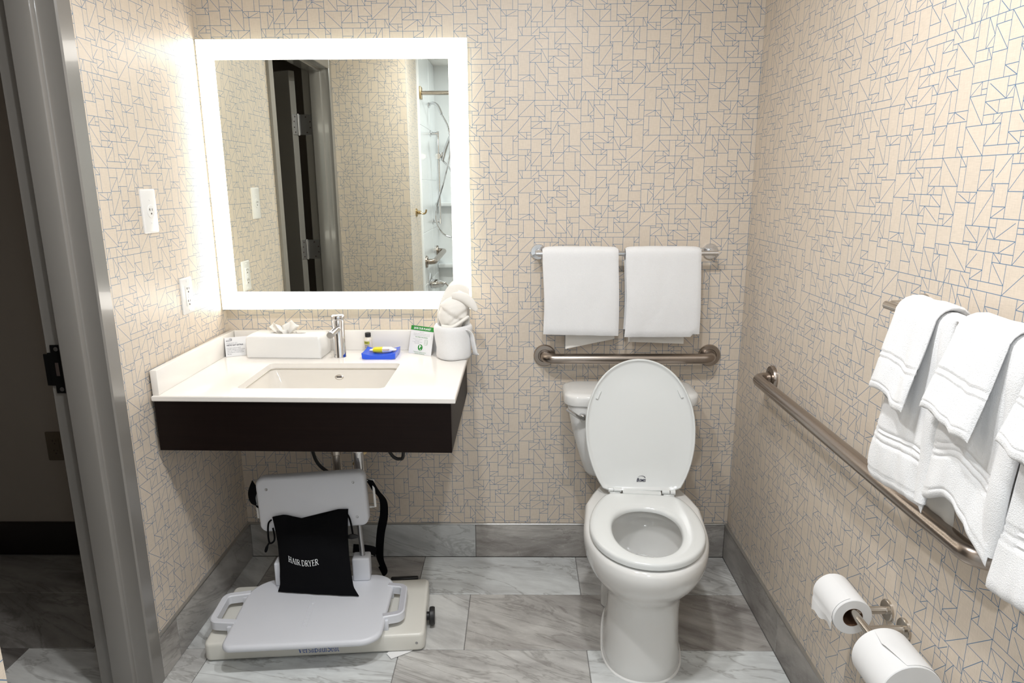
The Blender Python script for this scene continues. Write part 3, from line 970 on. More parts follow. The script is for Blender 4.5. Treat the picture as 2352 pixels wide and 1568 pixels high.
# robe hook
r = thing('robe_hook', 'brass single robe hook on the papered wall end, seen in the mirror', 'hook', (XS, -1.97, 1.30))
bm = bmesh.new(); lathe(bm, [(0.026, 0), (0.026, 0.006), (0.02, 0.010), (0.011, 0.012), (0.011, 0.03)], (XS, -1.97, 1.30), (1, 0, 0), 24); part('flange', bm, BRASS, r)
bm = bmesh.new(); tube(bm, spline([(XS + 0.028, -1.97, 1.30), (XS + 0.045, -1.97, 1.292), (XS + 0.06, -1.97, 1.298), (XS + 0.066, -1.97, 1.318)], 5), 0.008, 10, flat=(1.5, 0.7)); part('prong', bm, BRASS, r)
# grab bar in the shower
def grab_bar(name, label, p, q, nrm, rad=0.019, off=0.057, fl=0.0415, m=BRUSHED, grp=None):
    p, q, nrm = Vector(p), Vector(q), Vector(nrm).normalized()
    r = thing(name, label, 'grab bar', (p + q) / 2, 0, grp)
    a, b_ = p + nrm * off, q + nrm * off
    pts = [p + nrm * 0.004] + arc_corner(p, a, b_, 0.036, 10) + arc_corner(a, b_, q, 0.036, 10) + [q + nrm * 0.004]
    bm = bmesh.new(); tube(bm, pts, rad, 24); part('bar', bm, m, r, 60)
    for c_ in (p, q):
        bm = bmesh.new()
        lathe(bm, [(fl, 0.0), (fl, 0.007), (fl - 0.003, 0.0115), (rad + 0.006, 0.0125), (rad + 0.004, 0.010), (rad, 0.010)], c_, nrm, 36, cap1=False)
        part('flange', bm, m, r, 40)
    return r
grab_bar('grab_bar', 'brushed grab bar inside the white shower, seen only in the mirror', (XW, -2.25, 0.955), (XW, -2.88, 0.97), (1, 0, 0))
# hand shower set
r = thing('hand_shower', 'chrome slide bar with hand shower and ribbed hose, seen in the mirror', 'shower', (XW, -2.68, 1.2))
bm = bmesh.new()
for z in (1.83, 1.205):
    lathe(bm, [(0.022, 0), (0.022, 0.004), (0.011, 0.01), (0.010, 0.055)], (XW, -2.68, z), (1, 0, 0), 20)
cyl(bm, (XW + 0.055, -2.68, 1.19), (XW + 0.055, -2.68, 1.845), 0.0105)
part('slide_bar', bm, CHROME, r)
bm = bmesh.new()
lathe(bm, [(0.02, -0.022), (0.022, -0.018), (0.022, 0.018), (0.02, 0.022)], (XW + 0.055, -2.655, 1.67), (0, 1, 0), 20)
box(bm, XW + 0.065, XW + 0.10, -2.685, -2.66, 1.66, 1.70, 0.006, 2)
part('slider', bm, CHROME, r)
bm = bmesh.new()
tube(bm, spline([(XW + 0.085, -2.66, 1.64), (XW + 0.12, -2.64, 1.74), (XW + 0.17, -2.60, 1.84), (XW + 0.20, -2.58, 1.88)], 5), 0.013, 14)
lathe(bm, [(0.012, -0.03), (0.04, -0.01), (0.045, 0.008), (0.040, 0.014)], (XW + 0.21, -2.57, 1.89), (0.75, 0.3, -0.6), 24)
part('spray_head', bm, CHROME, r)
bm = bmesh.new()
tube(bm, spline([(XW, -2.63, 2.02), (XW + 0.03, -2.60, 2.03), (XW + 0.07, -2.57, 2.01), (XW + 0.10, -2.54, 1.95)], 5), 0.011, 12)
lathe(bm, [(0.02, 0), (0.02, 0.004), (0.012, 0.01)], (XW, -2.63, 2.02), (1, 0, 0), 20)
part('outlet_elbow', bm, CHROME, r)
bm = bmesh.new()
hp = spline([(XW + 0.10, -2.54, 1.95), (XW + 0.15, -2.50, 1.85), (XW + 0.16, -2.49, 1.70), (XW + 0.11, -2.50, 1.50), (XW + 0.05, -2.53, 1.32), (XW + 0.045, -2.53, 1.21), (XW + 0.10, -2.52, 1.12), (XW + 0.20, -2.50, 1.12), (XW + 0.24, -2.50, 1.3), (XW + 0.16, -2.58, 1.55), (XW + 0.09, -2.655, 1.64)], 12)
tube(bm, hp, [0.0075 if i % 2 else 0.0062 for i in range(len(hp))], 10)
part('hose', bm, CHROME, r, 30)
# valve
r = thing('shower_valve', 'round chrome mixer valve with lever in the shower, seen in the mirror', 'valve', (XW, -2.40, 0.78))
bm = bmesh.new(); lathe(bm, [(0.085, 0), (0.085, 0.004), (0.07, 0.012), (0.035, 0.018)], (XW, -2.40, 0.78), (1, 0, 0), 36); part('escutcheon', bm, CHROME, r)
bm = bmesh.new(); lathe(bm, [(0.034, 0.016), (0.034, 0.045), (0.028, 0.07), (0.018, 0.10), (0.001, 0.112)], (XW, -2.40, 0.78), (1, 0, 0), 28); part('hub', bm, CHROME, r)
bm = bmesh.new(); tube(bm, spline([(XW + 0.07, -2.40, 0.79), (XW + 0.11, -2.40, 0.785), (XW + 0.14, -2.40, 0.755)], 5), [0.013, 0.0125, 0.012, 0.011, 0.0105, 0.010, 0.0095, 0.009, 0.008, 0.007, 0.006], 12); part('lever', bm, CHROME, r)

# ------------------------------------------------------------------ lit mirror
MX0, MX1, MZ0, MZ1, MY = -1.098, -0.176, 1.0285, 1.956, -0.042
r = thing('lighted_mirror', 'square mirror with glowing frosted border above the sink', 'mirror', ((MX0 + MX1) / 2, 0, MZ0))
bi = 0.067
ix0, ix1, iz0, iz1 = MX0 + 0.060, MX1 - 0.066, MZ0 + bi - 0.001, MZ1 - 0.066
bm = bmesh.new(); box(bm, MX0 + 0.05, MX1 - 0.05, -0.030, -0.001, MZ0 + 0.05, MZ1 - 0.05, 0.002, 1)
part('housing', bm, WHITEPL, r)
bm = bmesh.new()
ro = [(MX0 + 0.025, MZ0 + 0.025), (MX1 - 0.025, MZ0 + 0.025), (MX1 - 0.025, MZ1 - 0.025), (MX0 + 0.025, MZ1 - 0.025)]
ri = [(MX0 + 0.049, MZ0 + 0.049), (MX1 - 0.049, MZ0 + 0.049), (MX1 - 0.049, MZ1 - 0.049), (MX0 + 0.049, MZ1 - 0.049)]
loft(bm, [[(x, -0.0345, z) for x, z in ri], [(x, -0.0345, z) for x, z in ro], [(x, -0.0255, z) for x, z in ro], [(x, -0.0255, z) for x, z in ri]], ring=True)
part('backlight_strip', bm, LEDB, r, 0, label='glowing strip behind the glass edge')
bm = bmesh.new(); box(bm, MX0, MX1, MY + 0.0005, MY + 0.0055, MZ0, MZ1, 0.001, 1)
part('glass_plate', bm, MIRROREDGE, r)
bm = bmesh.new()
so = [(MX0 + 0.001, MZ0 + 0.001), (MX1 - 0.001, MZ0 + 0.001), (MX1 - 0.001, MZ1 - 0.001), (MX0 + 0.001, MZ1 - 0.001)]
si = [(ix0, iz0), (ix1, iz0), (ix1, iz1), (ix0, iz1)]
loft(bm, [[(x, MY, z) for x, z in so], [(x, MY, z) for x, z in si]], cap0=False, cap1=False)
part('frosted_band', bm, LEDF, r, 0, label='glowing frosted border')
bm = bmesh.new()
bm.faces.new([bm.verts.new((x, MY, z)) for x, z in si])
part('mirror_face', bm, MIRRORM, r, 0)

# the two blue marks cut by the top of the frame
bm = bmesh.new()
for x in (-0.745, -0.704):
    pts = rrect(x - 0.011, x + 0.011, 2.0845, 2.125, 0.004, 3)
    loft(bm, [[(px, -0.0002, pz) for px, pz in pts], [(px, -0.0018, pz) for px, pz in pts]])
tag(obj('wall_decal', bm, LOGOBLUE), 'pair of small blue marks on the wallpaper above the mirror', 'decal')

# ------------------------------------------------------------------ vanity: worktop, basin, apron
ZC = 0.868
CX0, CX1, CY = -1.094, -0.189, -0.602
SX0, SX1, SY0, SY1 = -0.873, -0.417, -0.507, -0.210
r = thing('countertop', 'white quartz countertop with upstands on the wall-hung vanity', 'countertop', (CX0, 0, ZC))
bm = bmesh.new()
def ring_outer(inner, x0, x1, y0, y1, k):
    cs = [(x1, y1), (x0, y1), (x0, y0), (x1, y0)]
    out = []
    for i in range(4):
        out += [cs[i]] * (k + 1)
    return out
K = 6
inn = rrect(SX0, SX1, SY0, SY1, 0.018, K)
cs = [(CX1, -0.0005), (CX0, -0.0005), (CX0, CY + 0.018), (CX1, CY - 0.006)]
# spread the corner points a little so that the outer rim is clean
out = []
for i in range(4):
    a, b_, d_ = Vector(cs[i - 1]), Vector(cs[i]), Vector(cs[(i + 1) % 4])
    for j in range(K + 1):
        t = (j - K / 2) / (K / 2) * 0.35
        out.append(tuple(b_ + (b_ - a) * t if t < 0 else b_ + (d_ - b_) * t) if abs(t) > 1e-9 else tuple(b_))
def lerp_ring(z, src): return [(x, y, z) for x, y in src]
eb = 0.0025
def inset(ring, d):
    cx = (CX0 + CX1) / 2; cy = CY / 2
    return [(x + (d if x < cx - 0.44 else (-d if x > cx + 0.44 else 0)), y + (d if y < cy - 0.27 else (-d if y > cy + 0.27 else 0))) for x, y in ring]
loft(bm, [lerp_ring(ZC - 0.017, inn), lerp_ring(ZC - 0.017, inset(out, eb)), lerp_ring(ZC - 0.017 + eb, out), lerp_ring(ZC - eb, out), lerp_ring(ZC, inset(out, eb)), lerp_ring(ZC, inn)], ring=True)
part('slab', bm, QUARTZ, r, 40)
bm = bmesh.new(); box(bm, CX0 + 0.021, CX1 - 0.002, -0.021, -0.001, ZC, 0.944, 0.002, 2); part('backsplash', bm, QUARTZ, r)
bm = bmesh.new(); box(bm, CX0 + 0.0, CX0 + 0.020, CY + 0.026, -0.001, ZC, 0.9445, 0.002, 2); part('side_splash', bm, QUARTZ, r)

r = thing('sink_basin', 'undermount rectangular cream sink basin below the countertop', 'sink', ((SX0 + SX1) / 2, (SY0 + SY1) / 2, 0.72))
bm = bmesh.new()
L = []
zt = ZC - 0.0172
e0 = 0.004
for z, gx, gy, rad in ((zt, 0.020, 0.020, 0.03), (zt, -e0, -e0, 0.022)):
    L.append([(x, y, z) for x, y in rrect(SX0 - gx, SX1 + gx, SY0 - gy, SY1 + gy, rad, K)])
prof = [(zt - 0.004, e0 - 0.002, 0.024), (0.82, -0.004, 0.04), (0.77, -0.014, 0.055), (0.74, -0.028, 0.07), (0.725, -0.060, 0.075), (0.718, -0.12, 0.028)]
for z, g, rad in prof:
    gx = g * (1.35 if g < -0.02 else 1)
    L.append([(x, y, z) for x, y in rrect(SX0 - gx, SX1 + gx, SY0 - g, SY1 + g, rad, K)])
ob = []
for z, g, rad in reversed(prof):
    ob.append([(x, y, z - 0.010) for x, y in rrect(SX0 - g - 0.012, SX1 + g + 0.012, SY0 - g - 0.012, SY1 + g + 0.012, rad + 0.01, K)])
loft(bm, ob[:-1] + [[(x, y, zt - 0.012) for x, y in rrect(SX0 - 0.020, SX1 + 0.020, SY0 - 0.020, SY1 + 0.020, 0.03, K)]] + L, True, True, True)
part('bowl', bm, BASINC, r, 50)
bm = bmesh.new()
oc = (-0.634, SY1 - 0.0005, 0.818)
lathe(bm, [(0.0155, 0), (0.0155, 0.004), (0.0125, 0.0055), (0.0115, 0.003)], oc, (0, -1, 0.12), 24)
for v in bm.verts: v.co.z = oc[2] + (v.co.z - oc[2]) * 0.58
ovf = part('overflow_ring', bm, SATIN, r, 40, label='oval nickel overflow')
bm = bmesh.new(); box(bm, oc[0] - 0.0095, oc[0] + 0.0095, oc[1] - 0.0042, oc[1] - 0.0035, oc[2] - 0.001, oc[2] + 0.004); part('overflow_slot', bm, SLOT, r, 0, parent=ovf)
bm = bmesh.new(); lathe(bm, [(0.032, 0.001), (0.030, 0.004), (0.022, 0.004), (0.020, 0.001), (0.014, 0.006), (0.0005, 0.007)], (-0.645, -0.36, 0.718), n=28); part('drain', bm, SATIN, r)

r = thing('vanity_apron', 'dark espresso wood apron hanging below the white countertop', 'vanity', (CX0, CY, 0.69))
AX0, AX1 = CX0 + 0.003, -0.203
za, zb_ = 0.694, ZC - 0.0175
def skew(bm):
    for v in bm.verts:
        v.co.y += (v.co.x - AX0) / (AX1 - AX0) * -0.020 * (1 if v.co.y < -0.3 else 0) 
    return bm
bm = bmesh.new(); box(bm, AX0, AX1, CY + 0.024, CY + 0.043, za, zb_, 0.0012, 1); part('front_panel', skew(bm), WOOD, r)
bm = bmesh.new(); box(bm, AX1 - 0.019, AX1, CY + 0.0435, -0.0015, za, zb_, 0.0012, 1); part('side_panel', skew(bm), WOOD, r, label='right side panel catching light')
bm = bmesh.new(); box(bm, AX0, AX0 + 0.019, CY + 0.0435, -0.0015, za + 0.02, zb_, 0.0012, 1); part('side_panel', skew(bm), WOOD, r)
bm = bmesh.new(); box(bm, AX0 + 0.02, AX1 - 0.02, -0.021, -0.0015, za + 0.05, zb_ - 0.001, 0.001, 1); part('wall_rail', bm, WOOD, r)

# plumbing under the sink
r = thing('sink_plumbing', 'chrome and steel drain pipes under the vanity', 'pipe', (-0.62, -0.3, 0.3))
bm = bmesh.new(); cyl(bm, (-0.651, -0.25, 0.44), (-0.651, -0.25, 0.66), 0.0155); lathe(bm, [(0.017, 0), (0.0185, 0.002), (0.0185, 0.022), (0.017, 0.024)], (-0.651, -0.25, 0.545), n=24); lathe(bm, [(0.0185, 0), (0.0195, 0.002), (0.0195, 0.03), (0.0185, 0.032)], (-0.651, -0.25, 0.57), n=24)
part('tailpiece', bm, SATIN, r)
bm = bmesh.new(); tube(bm, [(-0.645, -0.36, 0.712), (-0.645, -0.36, 0.68), (-0.650, -0.30, 0.665), (-0.651, -0.25, 0.655)], 0.0175, 16); part('drain_outlet', bm, STEEL, r)
bm = bmesh.new(); tube(bm, [(-0.651, -0.25, 0.45)] + [( -0.612 - 0.039 * math.cos(a), -0.25, 0.44 - 0.045 * math.sin(a)) for a in [math.pi * i / 10 for i in range(11)]] + [(-0.573, -0.25, 0.46), (-0.573, -0.25, 0.60)], 0.0175, 18)
lathe(bm, [(0.019, 0), (0.0225, 0.002), (0.0225, 0.020), (0.019, 0.022)], (-0.573, -0.25, 0.555), n=8)
part('trap', bm, CHROME, r)
bm = bmesh.new(); tube(bm, [(-0.573, -0.25, 0.595), (-0.573, -0.25, 0.63), (-0.565, -0.22, 0.655), (-0.545, -0.16, 0.66), (-0.53, -0.004, 0.66)], 0.016, 16); part('wall_arm', bm, CHROME, r)
bm = bmesh.new(); tube(bm, spline([(-0.52, -0.006, 0.56), (-0.56, -0.05, 0.53), (-0.6, -0.09, 0.49), (-0.63, -0.10, 0.44)], 6), 0.008, 10); lathe(bm, [(0.014, 0), (0.014, 0.02)], (-0.60, -0.085, 0.49), (0.3, -0.6, 0.2), 14); part('shutoff_valve', bm, BRASS, r, label='small brass shut-off')
bm = bmesh.new(); tube(bm, spline([(-0.765, -0.16, 0.69), (-0.768, -0.16, 0.60), (-0.765, -0.16, 0.52), (-0.745, -0.16, 0.465), (-0.70, -0.15, 0.42)], 8), 0.0062, 12); part('supply_hose', bm, RUBBER, r, label='black hose')
bm = bmesh.new(); tube(bm, spline([(-0.53, -0.15, 0.69), (-0.50, -0.15, 0.56), (-0.475, -0.15, 0.50), (-0.448, -0.15, 0.485), (-0.432, -0.15, 0.51), (-0.432, -0.15, 0.69)], 8), 0.0062, 12); part('supply_hose', bm, RUBBER, r, label='black looped hose')

# ------------------------------------------------------------------ things on the worktop
# faucet
fx, fy = -0.652, -0.118
r = thing('faucet', 'chrome single-hole sensor faucet behind the sink basin', 'faucet', (fx, fy, ZC))
bm = bmesh.new(); lathe(bm, [(0.0222, 0), (0.0222, 0.003), (0.0212, 0.005), (0.0212, 0.134), (0.0200, 0.1355), (0.0200, 0.137), (0.0222, 0.138), (0.0226, 0.141), (0.0226, 0.150), (0.0212, 0.153), (0.018, 0.1545), (0.0005, 0.155)], (fx, fy, ZC), n=40)
part('body', bm, CHROME, r, 40)
sp0, sp1 = Vector((fx, fy - 0.012, ZC + 0.094)), Vector((fx - 0.004, fy - 0.098, ZC + 0.101))
sp0 = Vector((fx, fy - 0.012, ZC + 0.108))
bm = bmesh.new(); cyl(bm, sp0, sp1, 0.0122, n=28); sp = part('spout', bm, CHROME, r, 40)
bm = bmesh.new(); dd = (sp1 - sp0).normalized(); lathe(bm, [(0.0112, -0.001), (0.0110, 0.0016), (0.0005, 0.0018)], sp1, dd, 24); part('sensor_face', bm, STEEL, r, 40, parent=sp, label='dark spout face')
bm = bmesh.new(); lathe(bm, [(0.003, -0.0005), (0.003, 0.001)], (fx - 0.012, fy - 0.0176, ZC + 0.012), (-0.56, -0.82, 0), 12); part('set_screw', bm, STEEL, r)

# tissue box cover
ta = math.radians(-2.5)
r = thing('tissue_box', 'white ceramic tissue box cover with a tissue pulled out, beside the faucet', 'tissue box', (-0.846, -0.0855, ZC), ta)
bm = bmesh.new()
tw, td, th = 0.274, 0.120, 0.083
slot = [(0.062 * math.cos(a) * (1 if abs(math.cos(a)) < .98 else 1), 0.013 * math.sin(a)) for a in [2 * math.pi * i / 28 for i in range(28)]]
def rr28(x0, x1, y0, y1, rad):
    return rrect(x0, x1, y0, y1, rad, 6)
L = []
for z, g, rad in ((0.0035, 0.0, 0.008), (0.068, 0.0, 0.009), (0.077, 0.003, 0.010), (0.0815, 0.008, 0.011), (th, 0.016, 0.012)):
    L.append([(x, y, z) for x, y in rr28(-tw / 2 + g, tw / 2 - g, -td / 2 + g, td / 2 - g, rad)])
sl = rr28(-0.065, 0.065, -0.012, 0.012, 0.0115)
L.append([(x, y, th - 0.001) for x, y in sl])
L.append([(x, y, th - 0.006) for x, y in rr28(-0.064, 0.064, -0.011, 0.011, 0.0105)])
L.append([(x, y, th - 0.02) for x, y in rr28(-0.064, 0.064, -0.011, 0.011, 0.0105)])
loft(bm, L, True, True, True)
part('cover', bm, WHITEPL, r, 50, world=False)
bm = bmesh.new(); box(bm, -tw / 2 + 0.002, tw / 2 - 0.002, -td / 2 + 0.002, td / 2 - 0.002, 0, 0.0032, 0.001, 1); part('base_plate', bm, WHITEPL, r, world=False)
bm = bmesh.new(); box(bm, -0.063, 0.063, -0.0105, 0.0105, th - 0.0195, th - 0.0185); part('slot_shadow', bm, mat('box_inside', (0.28, 0.17, 0.08), 0.9, vary=0.05), r, 0, world=False)
bm = bmesh.new()
rg = random.Random(4)
def crumple(bm, cx, cy, z0, h, w, lean, tw_, seed, n=9, m=7):
    rows = []
    for j in range(m):
        t = j / (m - 1)
        row = []
        for i in range(n):
            s = i / (n - 1) - 0.5
            sc_ = 0.25 + 0.75 * t ** 0.7
            x = s * w * sc_ + lean[0] * t
            y = lean[1] * t + 0.010 * math.sin(s * 9 + seed + 2 * t) * sc_ + tw_ * s * t
            z = z0 + h * t * (1 - 0.35 * abs(2 * s) ** 1.5) + 0.003 * math.sin(9 * s + seed)
            row.append(bm.verts.new((cx + x, cy + y, z)))
        rows.append(row)
    for j in range(m - 1):
        for i in range(n - 1):
            bm.faces.new((rows[j][i], rows[j][i + 1], rows[j + 1][i + 1], rows[j + 1][i]))
crumple(bm, -0.008, 0.000, th - 0.008, 0.052, 0.056, (0.020, 0.0), 0.012, 0.5)
crumple(bm, -0.022, 0.001, th - 0.008, 0.044, 0.050, (-0.028, 0.004), -0.020, 2.2)
crumple(bm, -0.012, -0.004, th - 0.008, 0.024, 0.052, (-0.004, -0.010), 0.008, 4.0)
crumple(bm, 0.020, 0.0, th - 0.008, 0.012, 0.036, (0.012, -0.004), 0.010, 1.0)
t_ = part('tissue', bm, TISSUEP, r, 25, world=False)
t_.modifiers.new('Solid', 'SOLIDIFY').thickness = 0.0006

# cards
def stand_card(name, label, p0, p1, h, lean, thick=0.0012):
    """card from foot p0 to p1 (xy), leaning back by 'lean' metres at its top; returns root and frame (origin, x, y)"""
    p0, p1 = Vector((*p0, ZC + 0.0006)), Vector((*p1, ZC + 0.0006))
    xd = (p1 - p0).normalized()
    nb = Vector((-xd.y, xd.x, 0))            # away from the viewer
    yd = (Vector((0, 0, h)) + nb * lean).normalized()
    r = thing(name, label, 'card', p0)
    w = (p1 - p0).length
    H = math.hypot(h, lean)
    bm = bmesh.new(); box(bm, 0, w, 0, H, -thick, 0, 0.0003, 1); bmesh.ops.transform(bm, matrix=basis((0, 0, 0), xd, yd), verts=bm.verts)
    part('card_front', bm, CARDM, r, 20, world=False)
    bm = bmesh.new()
    top = yd * H - yd.cross(xd) * 0
    foot = nb * (2 * lean + 0.004)
    y2 = (yd * (H - 0.001) + nb * 0.0015) - foot
    box(bm, 0, w, 0, y2.length, -thick, 0, 0.0003, 1)
    bmesh.ops.transform(bm, matrix=basis(foot, xd, y2), verts=bm.verts)
    part('card_back', bm, CARDM, r, 20, world=False)
    return r, xd, yd, w, H
def ink(r, bm, m, name='print', parent=None):
    return part(name, bm, m, r, 0, world=False, parent=parent)
r, xd, yd, w, H = stand_card('info_card', 'small white folded card with toothbrush picture, by the left splash', (-1.066, -0.124), (-0.992, -0.0905), 0.068, 0.016)
nrm = xd.cross(yd)
B = lambda x, y: basis(xd * x + yd * y + nrm * 0.0004, xd, yd)
pl = lambda x, y: xd * x + yd * y + nrm * 0.0004
bm = bmesh.new()
ribbon(bm, [(0.006, 0.0555), (0.024, 0.0575)], 0.0011, pl); ribbon(bm, [(0.006, 0.0585), (0.015, 0.0592)], 0.0009, pl)
ribbon(bm, arcp(0.0062, 0.057, 0.0012, 0.0015, 90, 270, 6), 0.0010, pl); ribbon(bm, [(0.024, 0.0575), (0.0245, 0.0645)], 0.0013, pl)
for xx in (0.0165, 0.0185, 0.0205, 0.0222): ribbon(bm, [(xx, 0.0598), (xx, 0.0632)], 0.0009, pl)
ribbon(bm, [(0.0165, 0.0652), (0.019, 0.0658), (0.0215, 0.065), (0.0235, 0.0656)], 0.0009, pl)
ink(r, bm, INKD)
ink(r, text_bm('FORGOT IT?', 0.0075, B(0.0055, 0.0455), xs=0.9), INKG)
ink(r, text_bm("WE'VE GOT EXTRAS", 0.0072, B(0.0055, 0.0385), xs=0.86, bold=0.0002), INKD)
for i, s in enumerate(('If you forgot to pack any essentials:', 'toothpaste, toothbrush, mouthwash, shaving', 'cream, razor or combs, we will help you', 'and we will get you a complimentary item', 'right away.')):
    ink(r, text_bm(s, 0.0038, B(0.0055, 0.0300 - 0.0055 * i), xs=0.88), INKD)
r, xd, yd, w, H = stand_card('info_card', 'white folded card headed save our planet, beside the folded towel', (-0.414, -0.062), (-0.3235, -0.1135), 0.100, 0.026)
nrm = xd.cross(yd)
B = lambda x, y: basis(xd * x + yd * y + nrm * 0.0006, xd, yd)
bm = bmesh.new(); o1 = [(0, H), (0, H - 0.0165), (w, H - 0.0165), (w, H)]; loft(bm, [[tuple(xd * x + yd * y + nrm * 0.0001) for x, y in o1], [tuple(xd * x + yd * y + nrm * 0.0004) for x, y in o1]])
ink(r, bm, GREEN, 'header_band')
ink(r, text_bm('SAVE OUR PLANET', 0.0105, B(w / 2, H - 0.0122), 'CENTER', xs=0.88, bold=0.00025), WHITEINK)
ink(r, text_bm('Dear Guest,', 0.0045, B(w / 2, H - 0.0235), 'CENTER', xs=0.9), INKG)
ink(r, text_bm('Every day millions of gallons of water are used', 0.0044, B(w / 2, H - 0.0295), 'CENTER', xs=0.9), INKG)
ink(r, text_bm('to wash towels that have only been used once.', 0.0044, B(w / 2, H - 0.0350), 'CENTER', xs=0.9), INKG)
ink(r, text_bm('YOU MAKE THE CHOICE:', 0.0056, B(w / 2, H - 0.0425), 'CENTER', xs=0.9), GREEN)
for i, s in enumerate(('A towel on the rack means', '"I will use again."', 'A towel on the floor means', '"Please replace."')):
    ink(r, text_bm(s, 0.0044, B(0.036, H - 0.0495 - 0.0052 * i), 'CENTER', xs=0.9), INKG)
pl = lambda x, y: xd * x + yd * y + nrm * 0.0006
bm = bmesh.new()
q = rrect(0.068, 0.082, H - 0.067, H - 0.048, 0.003, 3)
ribbon(bm, q + [q[0]], 0.0006, pl); ribbon(bm, [(0.072, H - 0.051), (0.072, H - 0.063)], 0.0009, pl); ribbon(bm, [(0.0755, H - 0.063), (0.0795, H - 0.063), (0.0795, H - 0.052), (0.0775, H - 0.052)], 0.0007, pl)
ink(r, bm, GREEN)
gx, gy = w * 0.50, H - 0.078
bm = bmesh.new()
vs = [bm.verts.new(pl(gx + 0.0108 * math.cos(a), gy + 0.0112 * math.sin(a))) for a in [2 * math.pi * i / 32 for i in range(32)]]
bm.faces.new(vs)
ink(r, bm, GREEN, 'globe_mark')
pl2 = lambda x, y: xd * x + yd * y + nrm * 0.0009
bm = bmesh.new()
for pts in ([(gx - 0.004, gy + 0.009), (gx + 0.001, gy + 0.0085), (gx + 0.003, gy + 0.004), (gx + 0.0, gy + 0.001), (gx - 0.002, gy - 0.004), (gx - 0.005, gy - 0.001), (gx - 0.0045, gy + 0.004)], [(gx + 0.002, gy - 0.005), (gx + 0.004, gy - 0.008), (gx + 0.001, gy - 0.0105), (gx - 0.001, gy - 0.008)], [(gx + 0.005, gy + 0.005), (gx + 0.007, gy + 0.006), (gx + 0.0065, gy + 0.003)]):
    bm.faces.new([bm.verts.new(pl2(*p)) for p in pts])
ink(r, bm, WHITEINK, 'globe_mark')
ink(r, text_bm('Thank you for helping us conserve', 0.0046, B(w / 2, H - 0.0965), 'CENTER', xs=0.9), GREEN)
ink(r, text_bm("the Earth's vital resources.", 0.0046, B(w / 2, H - 0.102), 'CENTER', xs=0.9), GREEN)

# lotion bottle
bx, by = -0.566, -0.038
r = thing('lotion_bottle', 'tiny cream lotion bottle with black cap behind the blue soap dish', 'bottle', (bx, by, ZC))
bm = bmesh.new(); lathe(bm, [(0.0125, 0), (0.0142, 0.0015), (0.0145, 0.006), (0.0145, 0.044), (0.0135, 0.049), (0.010, 0.053), (0.0085, 0.0545), (0.0085, 0.057)], (bx, by, ZC), n=32); part('bottle', bm, LOTION, r, 50)
bm = bmesh.new(); lathe(bm, [(0.0105, 0.0565), (0.0108, 0.0575), (0.0108, 0.070), (0.0098, 0.0715), (0.0005, 0.0718)], (bx, by, ZC), n=32); part('cap', bm, BLACKP, r)
def wrap(bm, rad, z0, z1, a0, a1, n=10):
    rows = [[(bx + rad * math.cos(math.radians(a0 + (a1 - a0) * i / n)), by + rad * math.sin(math.radians(a0 + (a1 - a0) * i / n)), ZC + z) for i in range(n + 1)] for z in (z0, z1)]
    loft(bm, rows, False)
bm = bmesh.new(); wrap(bm, 0.0148, 0.030, 0.041, 205, 300); lb = part('label', bm, LABELY, r, label='olive label band')
bm = bmesh.new(); wrap(bm, 0.0147, 0.005, 0.029, 208, 300); lb2 = part('label', bm, LABELW, r, label='pale label')
bm = bmesh.new()
for z, a0, a1 in ((0.034, 225, 275), (0.037, 222, 280)): wrap(bm, 0.0150, z, z + 0.0014, a0, a1, 6)
part('print', bm, INKD, r, 0, parent=lb)
bm = bmesh.new()
for z, a0, a1 in ((0.0255, 225, 285), (0.0225, 232, 280), (0.0185, 222, 288), (0.0155, 228, 282), (0.010, 230, 285)): wrap(bm, 0.0149, z, z + 0.0013, a0, a1, 6)
part('print', bm, INKD, r, 0, parent=lb2)

# blue soap dish: a curved tray
r = thing('soap_dish', 'curved bright blue plastic soap dish beside the faucet', 'soap dish', (-0.5035, -0.106, ZC))
bm = bmesh.new()
n_, m_ = 24, 12
def dish(t, s, side):
    x = -0.060 + 0.118 * t; y = -0.052 + 0.104 * s
    c_ = (2 * t - 1) ** 2
    top = 0.010 + 0.010 * c_ + 0.003 * (2 * s - 1) ** 2
    bot = 0.0 + 0.006 * max(0, c_ - 0.6)
    return (x * (1 + (0.03 if side else 0)), y, top if side else bot)
R1 = [[bm.verts.new(dish(i / n_, j / m_, 1)) for i in range(n_ + 1)] for j in range(m_ + 1)]
R0 = [[bm.verts.new(dish(i / n_, j / m_, 0)) for i in range(n_ + 1)] for j in range(m_ + 1)]
for j in range(m_):
    for i in range(n_):
        bm.faces.new((R1[j][i], R1[j][i + 1], R1[j + 1][i + 1], R1[j + 1][i]))
        bm.faces.new((R0[j][i], R0[j + 1][i], R0[j + 1][i + 1], R0[j][i + 1]))
for i in range(n_):
    bm.faces.new((R0[0][i], R0[0][i + 1], R1[0][i + 1], R1[0][i])); bm.faces.new((R0[m_][i + 1], R0[m_][i], R1[m_][i], R1[m_][i + 1]))
for j in range(m_):
    bm.faces.new((R0[j + 1][0], R0[j][0], R1[j][0], R1[j + 1][0])); bm.faces.new((R0[j][n_], R0[j + 1][n_], R1[j + 1][n_], R1[j][n_]))
part('tray', bm, BLUEDISH, r, 40, world=False)

